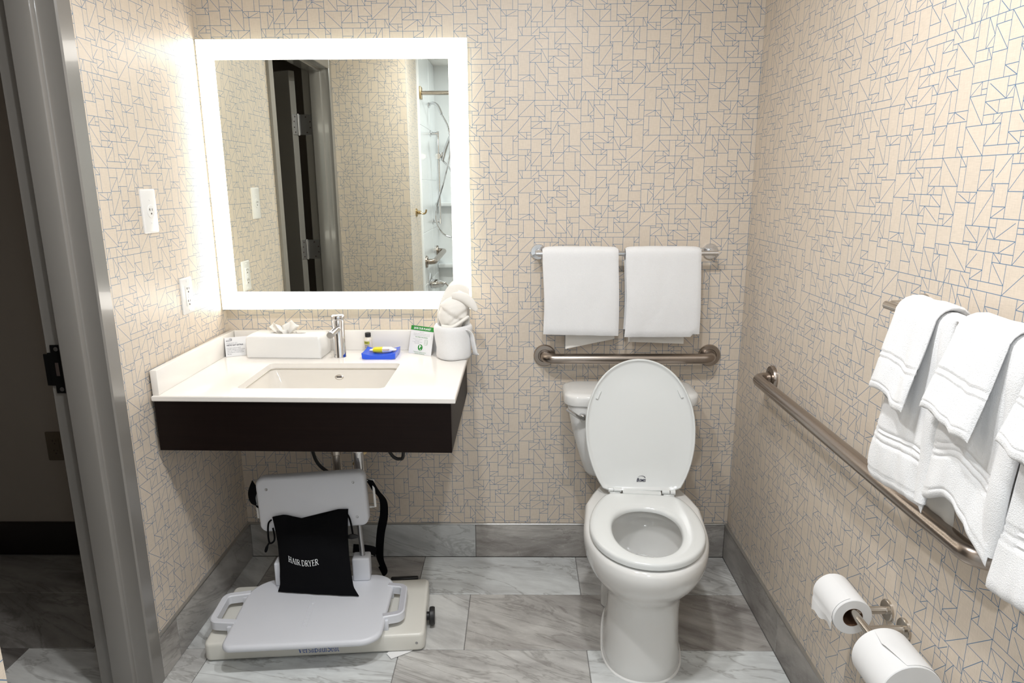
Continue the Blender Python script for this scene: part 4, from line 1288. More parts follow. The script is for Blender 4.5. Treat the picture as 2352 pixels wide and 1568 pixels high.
# wrapped soap bar on the dish
r = thing('soap_bar', 'wrapped soap bar, half yellow half white, lying on the blue dish', 'soap', (-0.500, -0.100, ZC + 0.0125), math.radians(3))
def packet(t):
    return [(0.0, 0)]
bm = bmesh.new()
L = []
N = 24
prof = [(-0.046, 0.011, 0.0008), (-0.040, 0.014, 0.0012), (-0.034, 0.0145, 0.006), (-0.030, 0.0155, 0.0085), (0.0, 0.0158, 0.0092), (0.030, 0.0155, 0.0085), (0.034, 0.0145, 0.006), (0.041, 0.015, 0.0012), (0.049, 0.012, 0.0008)]
for x, hw, hh in prof:
    L.append([(x + 0.0015 * math.sin(5 * a + x * 90) * (hh < 0.003), hw * abs(math.cos(a)) ** 0.6 * (1 if math.cos(a) > 0 else -1), 0.0095 + hh * abs(math.sin(a)) ** 0.7 * (1 if math.sin(a) > 0 else -1)) for a in [2 * math.pi * i / N for i in range(N)]])
loft(bm, L)
for f in bm.faces:
    f.material_index = 1 if f.calc_center_median().x < -0.008 and f.calc_center_median().x > -0.036 else 0
part('wrapper', bm, [WRAPW, YELLOW], r, 50, world=False)
bm = bmesh.new()
for k_, (x0, x1, y, z) in enumerate(((0.0, 0.026, -0.0150, 0.0125), (0.002, 0.024, -0.0158, 0.0085))):
    bm.faces.new([bm.verts.new(p) for p in ((x0, y - 0.0007, z), (x1, y - 0.0007, z), (x1, y + 0.0001, z + 0.0022), (x0, y + 0.0001, z + 0.0022))])
part('print', bm, mat('brown_ink', (0.45, 0.33, 0.25), 0.6, vary=0.05), r, 0, world=False)

# folded towel figure
ox, oy = -0.238, -0.124
r = thing('towel_figure', 'white towels rolled and folded into an elephant shape at the counter end', 'towel', (ox, oy, ZC))
def lumpy(bm, amp, sc_, seed=0.0):
    for v in bm.verts:
        nn = noise.noise(Vector(v.co) * sc_ + Vector((seed, seed, seed)))
        d = Vector((v.co.x - ox, v.co.y - oy, 0))
        if d.length > 1e-4: v.co += d.normalized() * nn * amp
bm = bmesh.new()
lathe(bm, [(0.052, 0), (0.060, 0.003), (0.0635, 0.012), (0.0645, 0.04), (0.0665, 0.08), (0.0695, 0.105), (0.0685, 0.115), (0.064, 0.1215), (0.055, 0.121), (0.044, 0.112), (0.036, 0.10), (0.001, 0.095)], (ox, oy, ZC), n=48)
lumpy(bm, 0.006, 22)
part('rolled_base', bm, TERRY, r, 60)
bm = bmesh.new()   # loose end hanging down the right side
pts = spline([(ox + 0.050, oy - 0.050, ZC + 0.112), (ox + 0.066, oy - 0.036, ZC + 0.095), (ox + 0.072, oy - 0.030, ZC + 0.06), (ox + 0.079, oy - 0.026, ZC + 0.022), (ox + 0.081, oy - 0.022, ZC + 0.018)], 6)
tube(bm, pts, [0.006 + 0.006 * min(1, i / 10) for i in range(len(pts))], 12, flat=(1.0, 0.42))
part('loose_end', bm, TERRY, r, 60)
bm = bmesh.new()   # head: a rounded, tucked-in bundle
L = []
for z, rx, ry, cx, cy in ((0.095, 0.030, 0.034, 0.002, 0), (0.112, 0.038, 0.038, 0.0, 0), (0.130, 0.046, 0.043, -0.002, 0), (0.150, 0.052, 0.046, -0.003, -0.001), (0.172, 0.054, 0.046, -0.001, -0.003), (0.192, 0.051, 0.042, 0.003, -0.004), (0.208, 0.043, 0.035, 0.007, -0.004), (0.222, 0.030, 0.025, 0.011, -0.003), (0.231, 0.014, 0.012, 0.014, -0.003), (0.234, 0.004, 0.004, 0.015, -0.003)):
    L.append([(ox + cx + rx * math.cos(a), oy + cy + ry * math.sin(a), ZC + z + 0.010 * math.cos(a)) for a in [2 * math.pi * i / 48 for i in range(48)]])
# finer rings so that the folds read
LL = []
for a_, b_ in zip(L[:-1], L[1:]):
    for t in (0, 0.25, 0.5, 0.75):
        LL.append([tuple(Vector(p) * (1 - t) + Vector(q) * t) for p, q in zip(a_, b_)])
LL.append(L[-1])
loft(bm, LL)
for v in bm.verts:     # two creases crossing the front and a soft twist
    s1 = (v.co.z - ZC - 0.160) + (v.co.x - ox) * 0.62
    s2 = (v.co.z - ZC - 0.150) - (v.co.x - ox) * 0.75
    d = 0.006 * math.exp(-(s1 / 0.006) ** 2) + 0.004 * math.exp(-((s2 + 0.012) / 0.006) ** 2)
    e_ = 0.004 * math.tanh(s1 / 0.008) + 0.003 * noise.noise(Vector(v.co) * 30)
    r2 = Vector((v.co.x - ox, v.co.y - oy, 0))
    if r2.length > 0.008:
        v.co -= r2.normalized() * (d - e_)
part('folded_head', bm, TERRYWARM, r, 60)
bm = bmesh.new()   # the hood standing behind the head
HP = [(-0.058, 0.150), (-0.055, 0.175), (-0.044, 0.205), (-0.029, 0.238), (-0.012, 0.256), (0.018, 0.262), (0.043, 0.258), (0.056, 0.249), (0.058, 0.235)]
L = []
for x, h in spline([(a, b_, 0) for a, b_ in HP], 4) and [(p.x, p.y) for p in spline([(a, b_, 0) for a, b_ in HP], 4)]:
    y = 0.034 - 6.0 * (x - 0.0) ** 2
    L.append([(ox + x, oy + y + yy, ZC + zz) for (yy, zz) in ((-0.006, 0.110), (-0.008, h - 0.016), (-0.007, h - 0.005), (-0.003, h), (0.003, h), (0.007, h - 0.005), (0.007, h - 0.016), (0.006, 0.110))])
loft(bm, L)
part('hood_fold', bm, TERRYWARM, r, 60)
bm = bmesh.new()   # trunk pointing right
pts = spline([(ox + 0.002, oy - 0.030, ZC + 0.228), (ox + 0.022, oy - 0.036, ZC + 0.228), (ox + 0.044, oy - 0.036, ZC + 0.222), (ox + 0.064, oy - 0.035, ZC + 0.206), (ox + 0.078, oy - 0.034, ZC + 0.188), (ox + 0.086, oy - 0.034, ZC + 0.176)], 6)
k_ = len(pts)
tube(bm, pts, [0.004 + 0.014 * math.sin(math.pi * min(1, 0.15 + i / (k_ - 1) * 0.80)) for i in range(k_)], 14, flat=(0.6, 1.0))
part('trunk_fold', bm, TERRYWARM, r, 60)
bm = bmesh.new()   # band crossing below the head
pts = spline([(ox - 0.035, oy - 0.040, ZC + 0.122), (ox + 0.0, oy - 0.052, ZC + 0.122), (ox + 0.03, oy - 0.046, ZC + 0.138), (ox + 0.052, oy - 0.02, ZC + 0.150)], 6)
tube(bm, pts, 0.011, 12, flat=(1.0, 0.55))
part('crossing_fold', bm, TERRYWARM, r, 60)

# ------------------------------------------------------------------ rear grab bar, towel bar, hand towels
grab_bar('grab_bar', 'short horizontal brushed grab bar on the back wall behind the toilet', (0.0935, 0, 0.843), (0.715, 0, 0.8425), (0, -1, 0))
grab_bar('grab_bar', 'long brushed grab bar along the right wall under the bath towels', (XR, -0.345, 0.852), (XR, -1.445, 0.852), (-1, 0, 0))

def post_flange(bm, p, nrm, rad=0.0285, off=0.070, pr=0.0115):
    lathe(bm, [(rad, 0), (rad, 0.007), (rad - 0.002, 0.0095), (0.012, 0.0100), (0.0115, 0.012), (pr, 0.014), (pr, off - 0.004), (0.006, off + 0.004)], p, nrm, 32)
TZ = 1.2335
r = thing('towel_bar', 'chrome round-flanged towel bar on the back wall holding two hand towels', 'towel bar', (0.38, 0, TZ))
for x in (0.068, 0.694):
    bm = bmesh.new(); post_flange(bm, (x, 0, TZ), (0, -1, 0)); part('post', bm, CHROME, r, 40)
bm = bmesh.new(); cyl(bm, (0.058, -0.070, TZ), (0.704, -0.070, TZ), 0.0085, n=24); part('bar', bm, CHROME, r, 40)

def drape(bm, fn, path, hw, thick, n_across=30, taper=0.0, wob=0.0, seed=0.0, skewf=None, bands=()):
    """a folded towel hung over a bar. path: (off, z) points of the mid line, off away from the wall;
    hw(s) -> (a, b) limits along the bar; fn(along, off, z) -> 3-D"""
    P = [Vector(p) for p in path]
    k = len(P)
    acc = [0.0]
    for i in range(1, k): acc.append(acc[-1] + (P[i] - P[i - 1]).length)
    tot = acc[-1]
    L = []
    na = n_across
    for i in range(k):
        d = (P[min(i + 1, k - 1)] - P[max(i - 1, 0)]).normalized()
        nn = Vector((d.y, -d.x))
        s = acc[i] / tot
        a, b_ = hw(s)
        endf = min(1.0, math.sqrt(max(0.0, min(acc[i], tot - acc[i]) / (thick * 1.2))) + 0.12)
        th = thick / 2 * endf
        for (b0, b1, dep) in bands:
            if b0 < acc[i] < b1: th -= dep
        ring = []
        for side in (1, -1):
            for j in range(na + 1):
                t = j / na if side == 1 else 1 - j / na
                c_ = 2 * t - 1
                prof = (1 - abs(c_) ** 8) ** 0.5
                al = a + (b_ - a) * t
                w1 = wob * noise.noise(Vector((al * 14 + seed, acc[i] * 4.0, seed))) + 0.35 * wob * noise.noise(Vector((al * 40, acc[i] * 12, seed + 5)))
                zsk = skewf(t, s) if skewf else 0.0
                q = P[i] + nn * (side * th * prof + w1 * min(1, 0.25 + 3 * abs(s - 0.5)))
                ring.append(fn(al, q.x, q.y + zsk))
        L.append(ring)
    loft(bm, L)
def bar_path(off, zc, rad, zf, zbk, n=9, splay=0.0, front=None, steps=22):
    """mid line: from the front hem up, over the bar, down the back"""
    fo = off + rad + (splay if front is None else front)
    pts = []
    for i in range(steps):
        t = i / steps
        pts.append((fo + (off + rad - fo) * t, zf + (zc - zf) * t))
    for i in range(n + 1):
        a = math.pi * i / n
        pts.append((off + rad * math.cos(a), zc + rad * math.sin(a)))
    for i in range(1, steps + 1):
        t = i / steps
        pts.append((off - rad, zc + (zbk - zc) * t))
    return pts
back_fn = lambda al, off, z: (al, -off, z)
def hand_towel_rear(label, x0, x1, zf, zbk, skew_front, seed, flap):
    r = thing('hand_towel', label, 'towel', ((x0 + x1) / 2, -0.07, zf), 0, 'hand towels on the rear bar')
    bm = bmesh.new()
    drape(bm, back_fn, bar_path(0.070, TZ, 0.0175, zf, zf + 0.02, splay=0.006), lambda s: (x0 + 0.004 * math.sin(s * 9), x1 + 0.004 * math.sin(s * 7 + 1)), 0.017, 34, wob=0.005, seed=seed, skewf=skew_front)
    part('front_fold', bm, TERRY, r, 60)
    bm = bmesh.new()
    fx0, fx1, fz0, fz1 = flap
    drape(bm, back_fn, [(0.049 + 0.004 * math.sin(i * 0.4), zf + 0.25 - (zf + 0.25 - zbk) * i / 16) for i in range(17)], lambda s: (fx0, fx1), 0.009, 24, wob=0.003, seed=seed + 3, skewf=lambda t, s: (fz0 + (fz1 - fz0) * t) * max(0, (s - 0.6) / 0.4))
    part('back_fold', bm, TERRYWARM, r, 60, label='lower back layer showing under the front')
    return r
hand_towel_rear('white hand towel nearest the mirror on the rear bar', 0.084, 0.353, 0.938, 0.893, lambda t, s: (0.006 * (1 - t) * (1 if s < 0.25 else 0)), 1.3, (0.168, 0.349, -0.014, 0.024))
hand_towel_rear('white hand towel nearest the corner on the rear bar', 0.378, 0.645, 0.934, 0.902, lambda t, s: 0.010 * (t > 0.9) * (1 if s < 0.2 else 0), 4.1, (0.400, 0.605, 0.004, -0.004))

# ------------------------------------------------------------------ right wall: towel bar with bath and hand towels
RZ = 1.229
r = thing('towel_bar', 'nickel towel bar on the right wall holding the bath towels', 'towel bar', (XR, -1.41, RZ))
for y in (-1.107, -1.715):
    bm = bmesh.new(); post_flange(bm, (XR, y, RZ), (-1, 0, 0), 0.025); part('post', bm, SATIN, r, 40)
bm = bmesh.new(); cyl(bm, (XR - 0.070, -1.093, RZ), (XR - 0.070, -1.73, RZ), 0.0085, n=24); part('bar', bm, SATIN, r, 40)
right_fn = lambda al, off, z: (XR - off, al, z)
def band_at(h0, h1, d=0.0022): return (h0, h1, d)
def bath_pair(i, ya, yb, zf, zh, seed, la, lb, spl, hem):
    r = thing('bath_towel', la, 'towel', (XR - 0.07, (ya + yb) / 2, zf), 0, 'bath towels on the right bar')
    bm = bmesh.new()
    grooves = [band_at(0.016, 0.019, 0.0025)] + [band_at(a, a + 0.006, 0.0030) for a in (0.082, 0.094, 0.106)]
    drape(bm, right_fn, bar_path(0.070, RZ, 0.0170, zf, zf + 0.03, splay=spl, steps=72), lambda s: (yb - 0.010 * max(0, 0.45 - s), ya + 0.045 * max(0, 0.45 - s)), 0.016, 52, wob=0.014, seed=seed,
          skewf=lambda t, s: hem(t) * max(0, 0.42 - s) / 0.42, bands=grooves)
    part('towel_body', bm, TERRY, r, 60)
    bm = bmesh.new()     # the rolled side edge that shows beside the hand towel
    pts = []
    for k_ in range(24):
        t = k_ / 23
        pts.append(right_fn(yb + 0.012 - 0.010 * t + 0.004 * math.sin(t * 7 + seed), 0.070 + 0.0165 + 0.006 * math.sin(min(1, t * 5) * math.pi / 2) + (spl - 0.006) * t + 0.003 * math.sin(t * 11 + seed), RZ + 0.016 - (RZ + 0.016 - zf - 0.006 - (0.012 if i != 1 else -0.018)) * t))
    tube(bm, pts, [0.0105 + 0.0030 * min(1, k_ / 4) - 0.004 * max(0, (k_ - 19) / 4) for k_ in range(24)], 16, flat=(1.5, 0.75))
    part('rolled_edge', bm, TERRY, r, 60)
    bm = bmesh.new()     # an inner layer that hangs below the front
    drape(bm, right_fn, [(0.050 + 0.006 * math.sin(i * 0.5), RZ + 0.0 - (RZ - zf + 0.030) * i / 22) for i in range(23)], lambda s: (yb + 0.004 - 0.014 * s, ya - 0.060 + 0.010 * s), 0.014, 26, wob=0.010, seed=seed + 9)
    part('inner_layer', bm, TERRYWARM, r, 60)
    h = thing('hand_towel', lb, 'towel', (XR - 0.07, (ya + yb) / 2, zh), 0, 'hand towels over the bath towels')
    bm = bmesh.new()
    g2 = [band_at(0.012, 0.0145, 0.0022)] + [band_at(a, a + 0.005, 0.0028) for a in (0.060, 0.070)]
    drape(bm, right_fn, bar_path(0.070, RZ, 0.0325, zh, zh + 0.05, splay=spl + 0.012, steps=56), lambda s: (yb + 0.046 - 0.008 * math.sin(3 * s), ya + 0.004 + 0.030 * max(0, 0.45 - s)), 0.013, 40, wob=0.010, seed=seed + 20,
          skewf=lambda t, s: (-0.010 * (1 - t) + 0.004 * math.sin(t * 9 + seed) - 0.010 * max(0, min(1, (0.42 - t) * 12))) * max(0, 0.42 - s) / 0.42, bands=g2)
    part('towel_body', bm, TERRY, h, 60)
bath_pair(0, -1.190, -1.352, 0.893, 1.083, 2.0, 'white bath towel farthest along the right bar, nearest the corner', 'white hand towel laid over the farthest bath towel', 0.018, lambda t: 0.006 * math.sin(t * 6))
bath_pair(1, -1.374, -1.534, 0.925, 1.098, 7.0, 'white bath towel in the middle of the right bar', 'white hand towel laid over the middle bath towel', 0.022, lambda t: 0.030 * math.exp(-((t - 0.62) / 0.22) ** 2) - 0.028 * max(0, 0.35 - t) / 0.35)
bath_pair(2, -1.560, -1.70, 0.872, 1.105, 12.0, 'white bath towel nearest the camera on the right bar, cut by the frame', 'white hand towel laid over the nearest bath towel, cut by the frame', 0.022, lambda t: 0.006 * math.sin(t * 5))

# ------------------------------------------------------------------ toilet paper holder and rolls
HX, HZ = 0.748, 0.536
r = thing('paper_holder', 'double nickel toilet paper holder on the right wall', 'paper holder', (XR, -1.16, HZ))
for y in (-1.128, -1.196):
    bm = bmesh.new()
    lathe(bm, [(0.024, 0), (0.024, 0.005), (0.0225, 0.0065), (0.0095, 0.0068), (0.0085, 0.010), (0.0085, XR - HX)], (XR, y, HZ), (-1, 0, 0), 32)
    part('post', bm, SATIN, r, 40)
bm = bmesh.new(); cyl(bm, (HX, -1.036, HZ), (HX, -1.398, HZ), 0.0088, n=24); lathe(bm, [(0.0088, 0), (0.0100, 0.001), (0.0100, 0.008), (0.0088, 0.009)], (HX, -1.398, HZ), (0, 1, 0), 24)
part('bar', bm, SATIN, r, 40)
def paper_roll(label, y0, y1, ro, ri, drop, tailf):
    zz = HZ - (ri - 0.0092)
    r = thing('toilet_roll', label, 'toilet paper', (HX, (y0 + y1) / 2, zz), 0, 'toilet rolls on the holder')
    bm = bmesh.new()
    lathe(bm, [(ri + 0.0008, 0), (ro - 0.0015, 0), (ro, 0.0015), (ro, y1 - y0 - 0.0015), (ro - 0.0015, y1 - y0), (ri + 0.0008, y1 - y0)], (HX, y0, zz), (0, 1, 0), 56, cap0=False, cap1=False)
    part('paper', bm, PAPER, r, 40)
    bm = bmesh.new()
    loftL = []
    for rad, yy in ((ri + 0.0008, y0 + 0.0004), (ri - 0.0004, y0 + 0.0004), (ri - 0.0004, y1 - 0.0004), (ri + 0.0008, y1 - 0.0004)):
        loftL.append([(HX + rad * math.cos(a), yy, zz + rad * math.sin(a)) for a in [2 * math.pi * i / 40 for i in range(40)]])
    loft(bm, loftL, ring=True)
    part('core_tube', bm, CORE, r, 40)
    bm = bmesh.new()
    tailf(bm, zz)
    t = part('loose_sheet', bm, PAPER, r, 30)
    return r
def tail1(bm, zz):
    rows = []
    ro = 0.0435
    for k_ in range(15):
        t = k_ / 14
        row = []
        for j in range(11):
            s = j / 10
            y = -1.132 + 0.100 * s
            if t < 0.6:
                a = math.radians(100 + 100 * t / 0.6); x, z = HX + (ro + 0.0012) * math.cos(a), zz + (ro + 0.0012) * math.sin(a)
            else:
                d = (t - 0.6) / 0.4
                x = HX - ro - 0.0012 + 0.002 * d + 0.004 * math.sin(6 * s) * d
                z = zz - 0.015 - d * (0.020 + 0.012 * s + 0.004 * math.sin(14 * s))
            row.append((x, y, z))
        rows.append(row)
    loft(bm, rows, False)
def tail2(bm, zz):
    rows = []
    ro = 0.0595
    for k_ in range(13):
        t = k_ / 12
        row = []
        for j in range(11):
            s = j / 10
            y = -1.368 + 0.108 * s
            lim = 38 + 62 * s if s < 0.6 else 75 - 40 * (s - 0.6)
            a = math.radians(20 + (70 + lim * 0.35) * t)
            lift = 0.0008 + 0.006 * max(0, t - 0.75) * 4 * max(0, 1 - abs(s - 0.5) * 2.2)
            row.append((HX + (ro + lift) * math.cos(a), y, zz + (ro + lift) * math.sin(a)))
        rows.append(row)
    loft(bm, rows, False)
paper_roll('smaller white toilet roll at the far end of the holder', -1.138, -1.030, 0.0435, 0.0215, 0, tail1)
paper_roll('larger white toilet roll at the near end of the holder', -1.372, -1.256, 0.0595, 0.0205, 0, tail2)

# ------------------------------------------------------------------ toilet
tr = thing('toilet', 'white two-piece toilet with its lid up, against the back wall', 'toilet', (0.415, -0.30, 0))
TH = math.radians(-6.4)
def tb(lat, fwd, z):
    """bowl frame: lat to the right, fwd from the wall along the bowl's turned axis"""
    x, y = lat, -(fwd - 0.30)
    return (0.42 + x * math.cos(TH) - y * math.sin(TH), -0.30 + x * math.sin(TH) + y * math.cos(TH), z)
def egg(hw, yb, yf, n=48, ym=None, pb=2.0, pf=2.0, pw=2.0):
    """outline points (lat, fwd): back at yb, front at yf, widest at ym"""
    ym = yb + (yf - yb) * 0.45 if ym is None else ym
    pts = []
    for i in range(n):
        a = 2 * math.pi * i / n
        ca, sa = math.cos(a), math.sin(a)
        p = pf if ca >= 0 else pb
        f = abs(ca) ** (2 / p) * (1 if ca >= 0 else -1)
        l = abs(sa) ** (2 / p) * (1 if sa >= 0 else -1)
        pts.append((hw * l, ym + f * ((yf - ym) if ca >= 0 else (ym - yb))))
    return pts
bm = bmesh.new()
secs = [  # z, half width, back, front, widest, back squareness, front roundness
 (0.000, 0.122, 0.285, 0.722, 0.56, 3.2, 2.3), (0.004, 0.124, 0.283, 0.725, 0.56, 3.2, 2.3), (0.03, 0.121, 0.288, 0.722, 0.56, 3.0, 2.3),
 (0.10, 0.114, 0.30, 0.715, 0.57, 2.8, 2.3), (0.18, 0.112, 0.30, 0.710, 0.57, 2.6, 2.3), (0.235, 0.116, 0.28, 0.712, 0.56, 2.6, 2.3),
 (0.262, 0.130, 0.24, 0.728, 0.55, 2.6, 2.2), (0.29, 0.152, 0.19, 0.758, 0.55, 2.8, 2.1), (0.325, 0.174, 0.12, 0.793, 0.55, 3.0, 2.1), (0.36, 0.187, 0.08, 0.817, 0.55, 3.2, 2.1),
 (0.395, 0.192, 0.06, 0.829, 0.55, 3.4, 2.1), (0.418, 0.190, 0.055, 0.828, 0.55, 3.4, 2.1), (0.429, 0.184, 0.06, 0.822, 0.55, 3.4, 2.1), (0.432, 0.176, 0.07, 0.812, 0.55, 3.4, 2.1),
 (0.432, 0.134, 0.445, 0.772, 0.60, 2.2, 2.1), (0.425, 0.129, 0.450, 0.768, 0.60, 2.2, 2.1), (0.405, 0.130, 0.448, 0.770, 0.60, 2.2, 2.1), (0.392, 0.140, 0.435, 0.775, 0.60, 2.2, 2.1),
 (0.36, 0.134, 0.432, 0.768, 0.60, 2.1, 2.1), (0.31, 0.116, 0.430, 0.738, 0.58, 2.1, 2.0), (0.265, 0.088, 0.428, 0.68, 0.55, 2.0, 2.0), (0.235, 0.060, 0.430, 0.60, 0.51, 2.0, 2.0), (0.205, 0.042, 0.434, 0.54, 0.485, 2, 2), (0.19, 0.036, 0.438, 0.525, 0.48, 2, 2)]
L = []
for z, hw, yb, yf, ym, pb, pf in secs:
    ring = []
    for l, f in egg(hw, yb, yf, 56, ym, pb, pf):
        # pinch the rear half: the deck under the tank is narrower than the bowl
        if f < 0.40 and z > 0.27:
            k_ = min(1, (0.40 - f) / 0.18)
            l *= 1 - 0.30 * k_ * (1 if abs(l) > 0 else 0)
        ring.append(tb(l, f, z))
    L.append(ring)
loft(bm, L)
part('bowl', bm, CERAMIC, tr, 70)
bm = bmesh.new()
loft(bm, [[tb(l, f, z) for l, f in egg(hw, 0.275, 0.40, 24, 0.33, 2.6, 2.0)] for z, hw in ((0.004, 0.128), (0.10, 0.128), (0.165, 0.122), (0.20, 0.104), (0.212, 0.085))])
part('trapway', bm, CERAMIC, tr, 60)
bm = bmesh.new(); loft(bm, [[tb(l, f, z) for l, f in egg(hw, yb, yf, 56, 0.56, 3.2, 2.3)] for z, hw, yb, yf in ((0.0003, 0.129, 0.280, 0.731), (0.003, 0.128, 0.281, 0.730), (0.005, 0.123, 0.285, 0.724))])
part('caulk_line', bm, WHITEPL, tr, 40)
bm = bmesh.new(); vs = [bm.verts.new(tb(l, f, 0.262)) for l, f in egg(0.085, 0.430, 0.672, 40, 0.55)]; bm.faces.new(vs)
part('water', bm, WATER, tr, 0)
bm = bmesh.new(); loft(bm, [[tb(l, f, z) for l, f in egg(0.034, 0.440, 0.520, 30, 0.48)] for z in (0.1905, 0.193)])
part('drain_hole', bm, SLOT, tr, 40)
# seat ring
def seat_ring(bm, z0, out, inn, th, tfm, crown=0.004):
    L = []
    L.append([tfm(l, f, z0) for l, f in inn])
    L.append([tfm(l, f, z0) for l, f in out])
    def mixr(t): return [(a[0] + (b_[0] - a[0]) * t, a[1] + (b_[1] - a[1]) * t) for a, b_ in zip(out, inn)]
    L.append([tfm(l, f, z0 + th * 0.55) for l, f in out])
    for t, hgt in ((0.03, 0.80), (0.09, 0.95), (0.2, 1.02), (0.5, 1.06), (0.78, 1.0), (0.90, 0.88), (0.97, 0.62), (1.0, 0.35)):
        L.append([tfm(l, f, z0 + th * hgt) for l, f in mixr(t)])
    loft(bm, L, ring=True)
def trunc_egg(hw, cut, cutw, ym, yf, n=64, pf=2.05):
    """egg whose back is cut straight at 'cut', where its half width is cutw"""
    B = (ym - cut) / math.sqrt(1 - (cutw / hw) ** 2)
    pts = []
    for i in range(n):
        a = 2 * math.pi * i / n
        ca, sa = math.cos(a), math.sin(a)
        if ca >= 0:
            f = ym + abs(ca) ** (2 / pf) * (yf - ym); l = hw * math.copysign(abs(sa) ** (2 / pf), sa)
        else:
            f = ym + ca * B; l = hw * sa
            if f < cut:
                f0 = cut
                l = l * cutw / (hw * math.sqrt(max(1e-6, 1 - ((ym - cut) / B) ** 2)))
                # ease the corner
                k_ = max(0.0, abs(l) / cutw - 0.86) / 0.14
                f = f0 + 0.010 * k_ ** 2
        pts.append((l, f))
    return pts
def seat_outline(hw, yb, yf, n=56, ym=0.60):
    return trunc_egg(hw, yb, 0.112, ym, yf, n)
bm = bmesh.new()
so_ = seat_outline(0.174, 0.374, 0.818)
si_ = egg(0.1045, 0.472, 0.772, 56, 0.605, 2.15, 2.1)
seat_ring(bm, 0.4385, so_, si_, 0.0190, tb)
part('seat', bm, SEATPL, tr, 50)
bm = bmesh.new()
loft(bm, [[tb(l, f, z) for l, f in rrect(-0.064, 0.064, 0.346, 0.380, 0.004, 3)] for z in (0.440, 0.454, 0.4575)])
part('seat_tab', bm, SEATPL, tr, 40)
# hinges
for s in (-1, 1):
    bm = bmesh.new()
    cyl(bm, tb(s * 0.068, 0.356, 0.4555), tb(s * 0.093, 0.356, 0.4555), 0.0085, n=18)
    cyl(bm, tb(s * 0.0955, 0.356, 0.4555), tb(s * 0.112, 0.356, 0.4555), 0.0092, n=18)
    p = tb(s * 0.09, 0.356, 0.44)
    box(bm, p[0] - 0.018, p[0] + 0.018, p[1] - 0.011, p[1] + 0.011, 0.4322, 0.450, 0.002, 1)
    part('hinge', bm, SEATPL, tr, 40)
# lid, standing up against the tank
lo = Vector(tb(0, 0.352, 0.452))
lx = Vector((math.cos(TH), math.sin(TH), 0))
apex = Vector((0.405, -0.243, 0.891))
ly = (apex - lo); ll = ly.length; ly.normalize()
lx = (lx - ly * lx.dot(ly)).normalized()
ln = lx.cross(ly)
if ln.y > 0: ln = -ln
def lid_pt(l, f, z): return tuple(lo + lx * l + ly * f + ln * z)
def lid_outline(hw, yb, yf, n=72):
    return trunc_egg(hw, yb, 0.124 * hw / 0.1855, 0.215, yf, n)
bm = bmesh.new()
L = []
for g, z in ((0.012, -0.016), (0.004, -0.013), (0.0, -0.006), (0.0, 0.003), (0.0025, 0.0055), (0.006, 0.005), (0.009, 0.001), (0.016, -0.0015), (0.08, -0.003)):
    L.append([lid_pt(l, f, z) for l, f in lid_outline(0.1855 - g, 0.002 + g, ll - g)])
loft(bm, L)
lid = part('lid', bm, SEATPL, tr, 45)
for s in (-1, 1):
    bm = bmesh.new()
    c0 = Vector((s * 0.138, 0.332)); dr = Vector((-s * 0.40, 0.92)).normalized(); nr = Vector((dr.y, -dr.x))
    q = [c0 + dr * a + nr * b_ for a, b_ in ((-0.015, -0.004), (0.015, -0.004), (0.015, 0.004), (-0.015, 0.004))]
    loft(bm, [[lid_pt(p.x, p.y, -0.002) for p in q], [lid_pt(p.x, p.y, 0.004) for p in q]])
    part('bumper', bm, SEATPL, tr, 20, parent=lid)
mm = basis(Vector(lid_pt(0.0, 0.034, 0.0006)) - tr.location, lx, ly)
bmT = text_bm('B', 0.0165, mm @ Matrix.Translation((-0.0165, 0, 0.0)), shear=0.25, bold=0.0003, xs=0.9)
lp = part('lettering', bmT, INKD, tr, 0, parent=lid, world=False)
bmT = text_bm('EMIS', 0.0125, mm @ Matrix.Translation((-0.0070, 0, 0.0)), shear=0.25, bold=0.0003, xs=0.85)
part('lettering', bmT, INKD, tr, 0, parent=lid, world=False)
bm = bmesh.new(); ribbon(bm, arcp(0.001, 0.008, 0.0145, 0.0115, 150, 25, 14), (0.0003, 0.0022), lambda x, y: tuple(Vector(lid_pt(x, 0.034 + y, 0.0006)) - tr.location))
part('logo_arc', bm, INKD, tr, 0, parent=lid, world=False)
# tank
def tank_outline(hw, yb, yf, bow, rad, n=8):
    pts = []
    base = rrect(-hw, hw, -yf, -yb, rad, n)
    for x, y in base:
        if y < -(yb + (yf - yb) * 0.5):
            y -= bow * (1 - (x / hw) ** 2) * 1.0
        pts.append((0.399 + x, y))
    # subdivide the front edge
    out = []
    for i, p in enumerate(pts):
        q = pts[(i + 1) % len(pts)]
        out.append(p)
        if abs(p[0] - q[0]) > 0.1:
            for t in [j / 10 for j in range(1, 10)]:
                x = p[0] + (q[0] - p[0]) * t
                y = p[1] + (q[1] - p[1]) * t
                if y < -(yb + (yf - yb) * 0.5):
                    y -= bow * ((1 - ((x - 0.399) / hw) ** 2) - (1 - ((p[0] - 0.399) / hw) ** 2))
                out.append((x, y))
    return out
bm = bmesh.new()
L = []
for z, hw, yf in ((0.428, 0.140, 0.165), (0.431, 0.152, 0.178), (0.445, 0.163, 0.184), (0.50, 0.180, 0.188), (0.60, 0.208, 0.196), (0.70, 0.228, 0.202), (0.706, 0.228, 0.202)):
    L.append([(x, y, z) for x, y in tank_outline(hw, 0.022, yf, 0.014, 0.035)])
loft(bm, L)
part('tank', bm, CERAMIC, tr, 60)
bm = bmesh.new()
L = []
for z, g in ((0.707, 0.006), (0.709, 0.001), (0.716, 0.0), (0.735, 0.0), (0.743, 0.003), (0.748, 0.010), (0.7505, 0.022)):
    L.append([(x, y, z) for x, y in tank_outline(0.241 - g, 0.016 + g, 0.206 - g, 0.020, 0.045 - g * 0.3)])
loft(bm, L)
part('tank_lid', bm, CERAMIC, tr, 60)
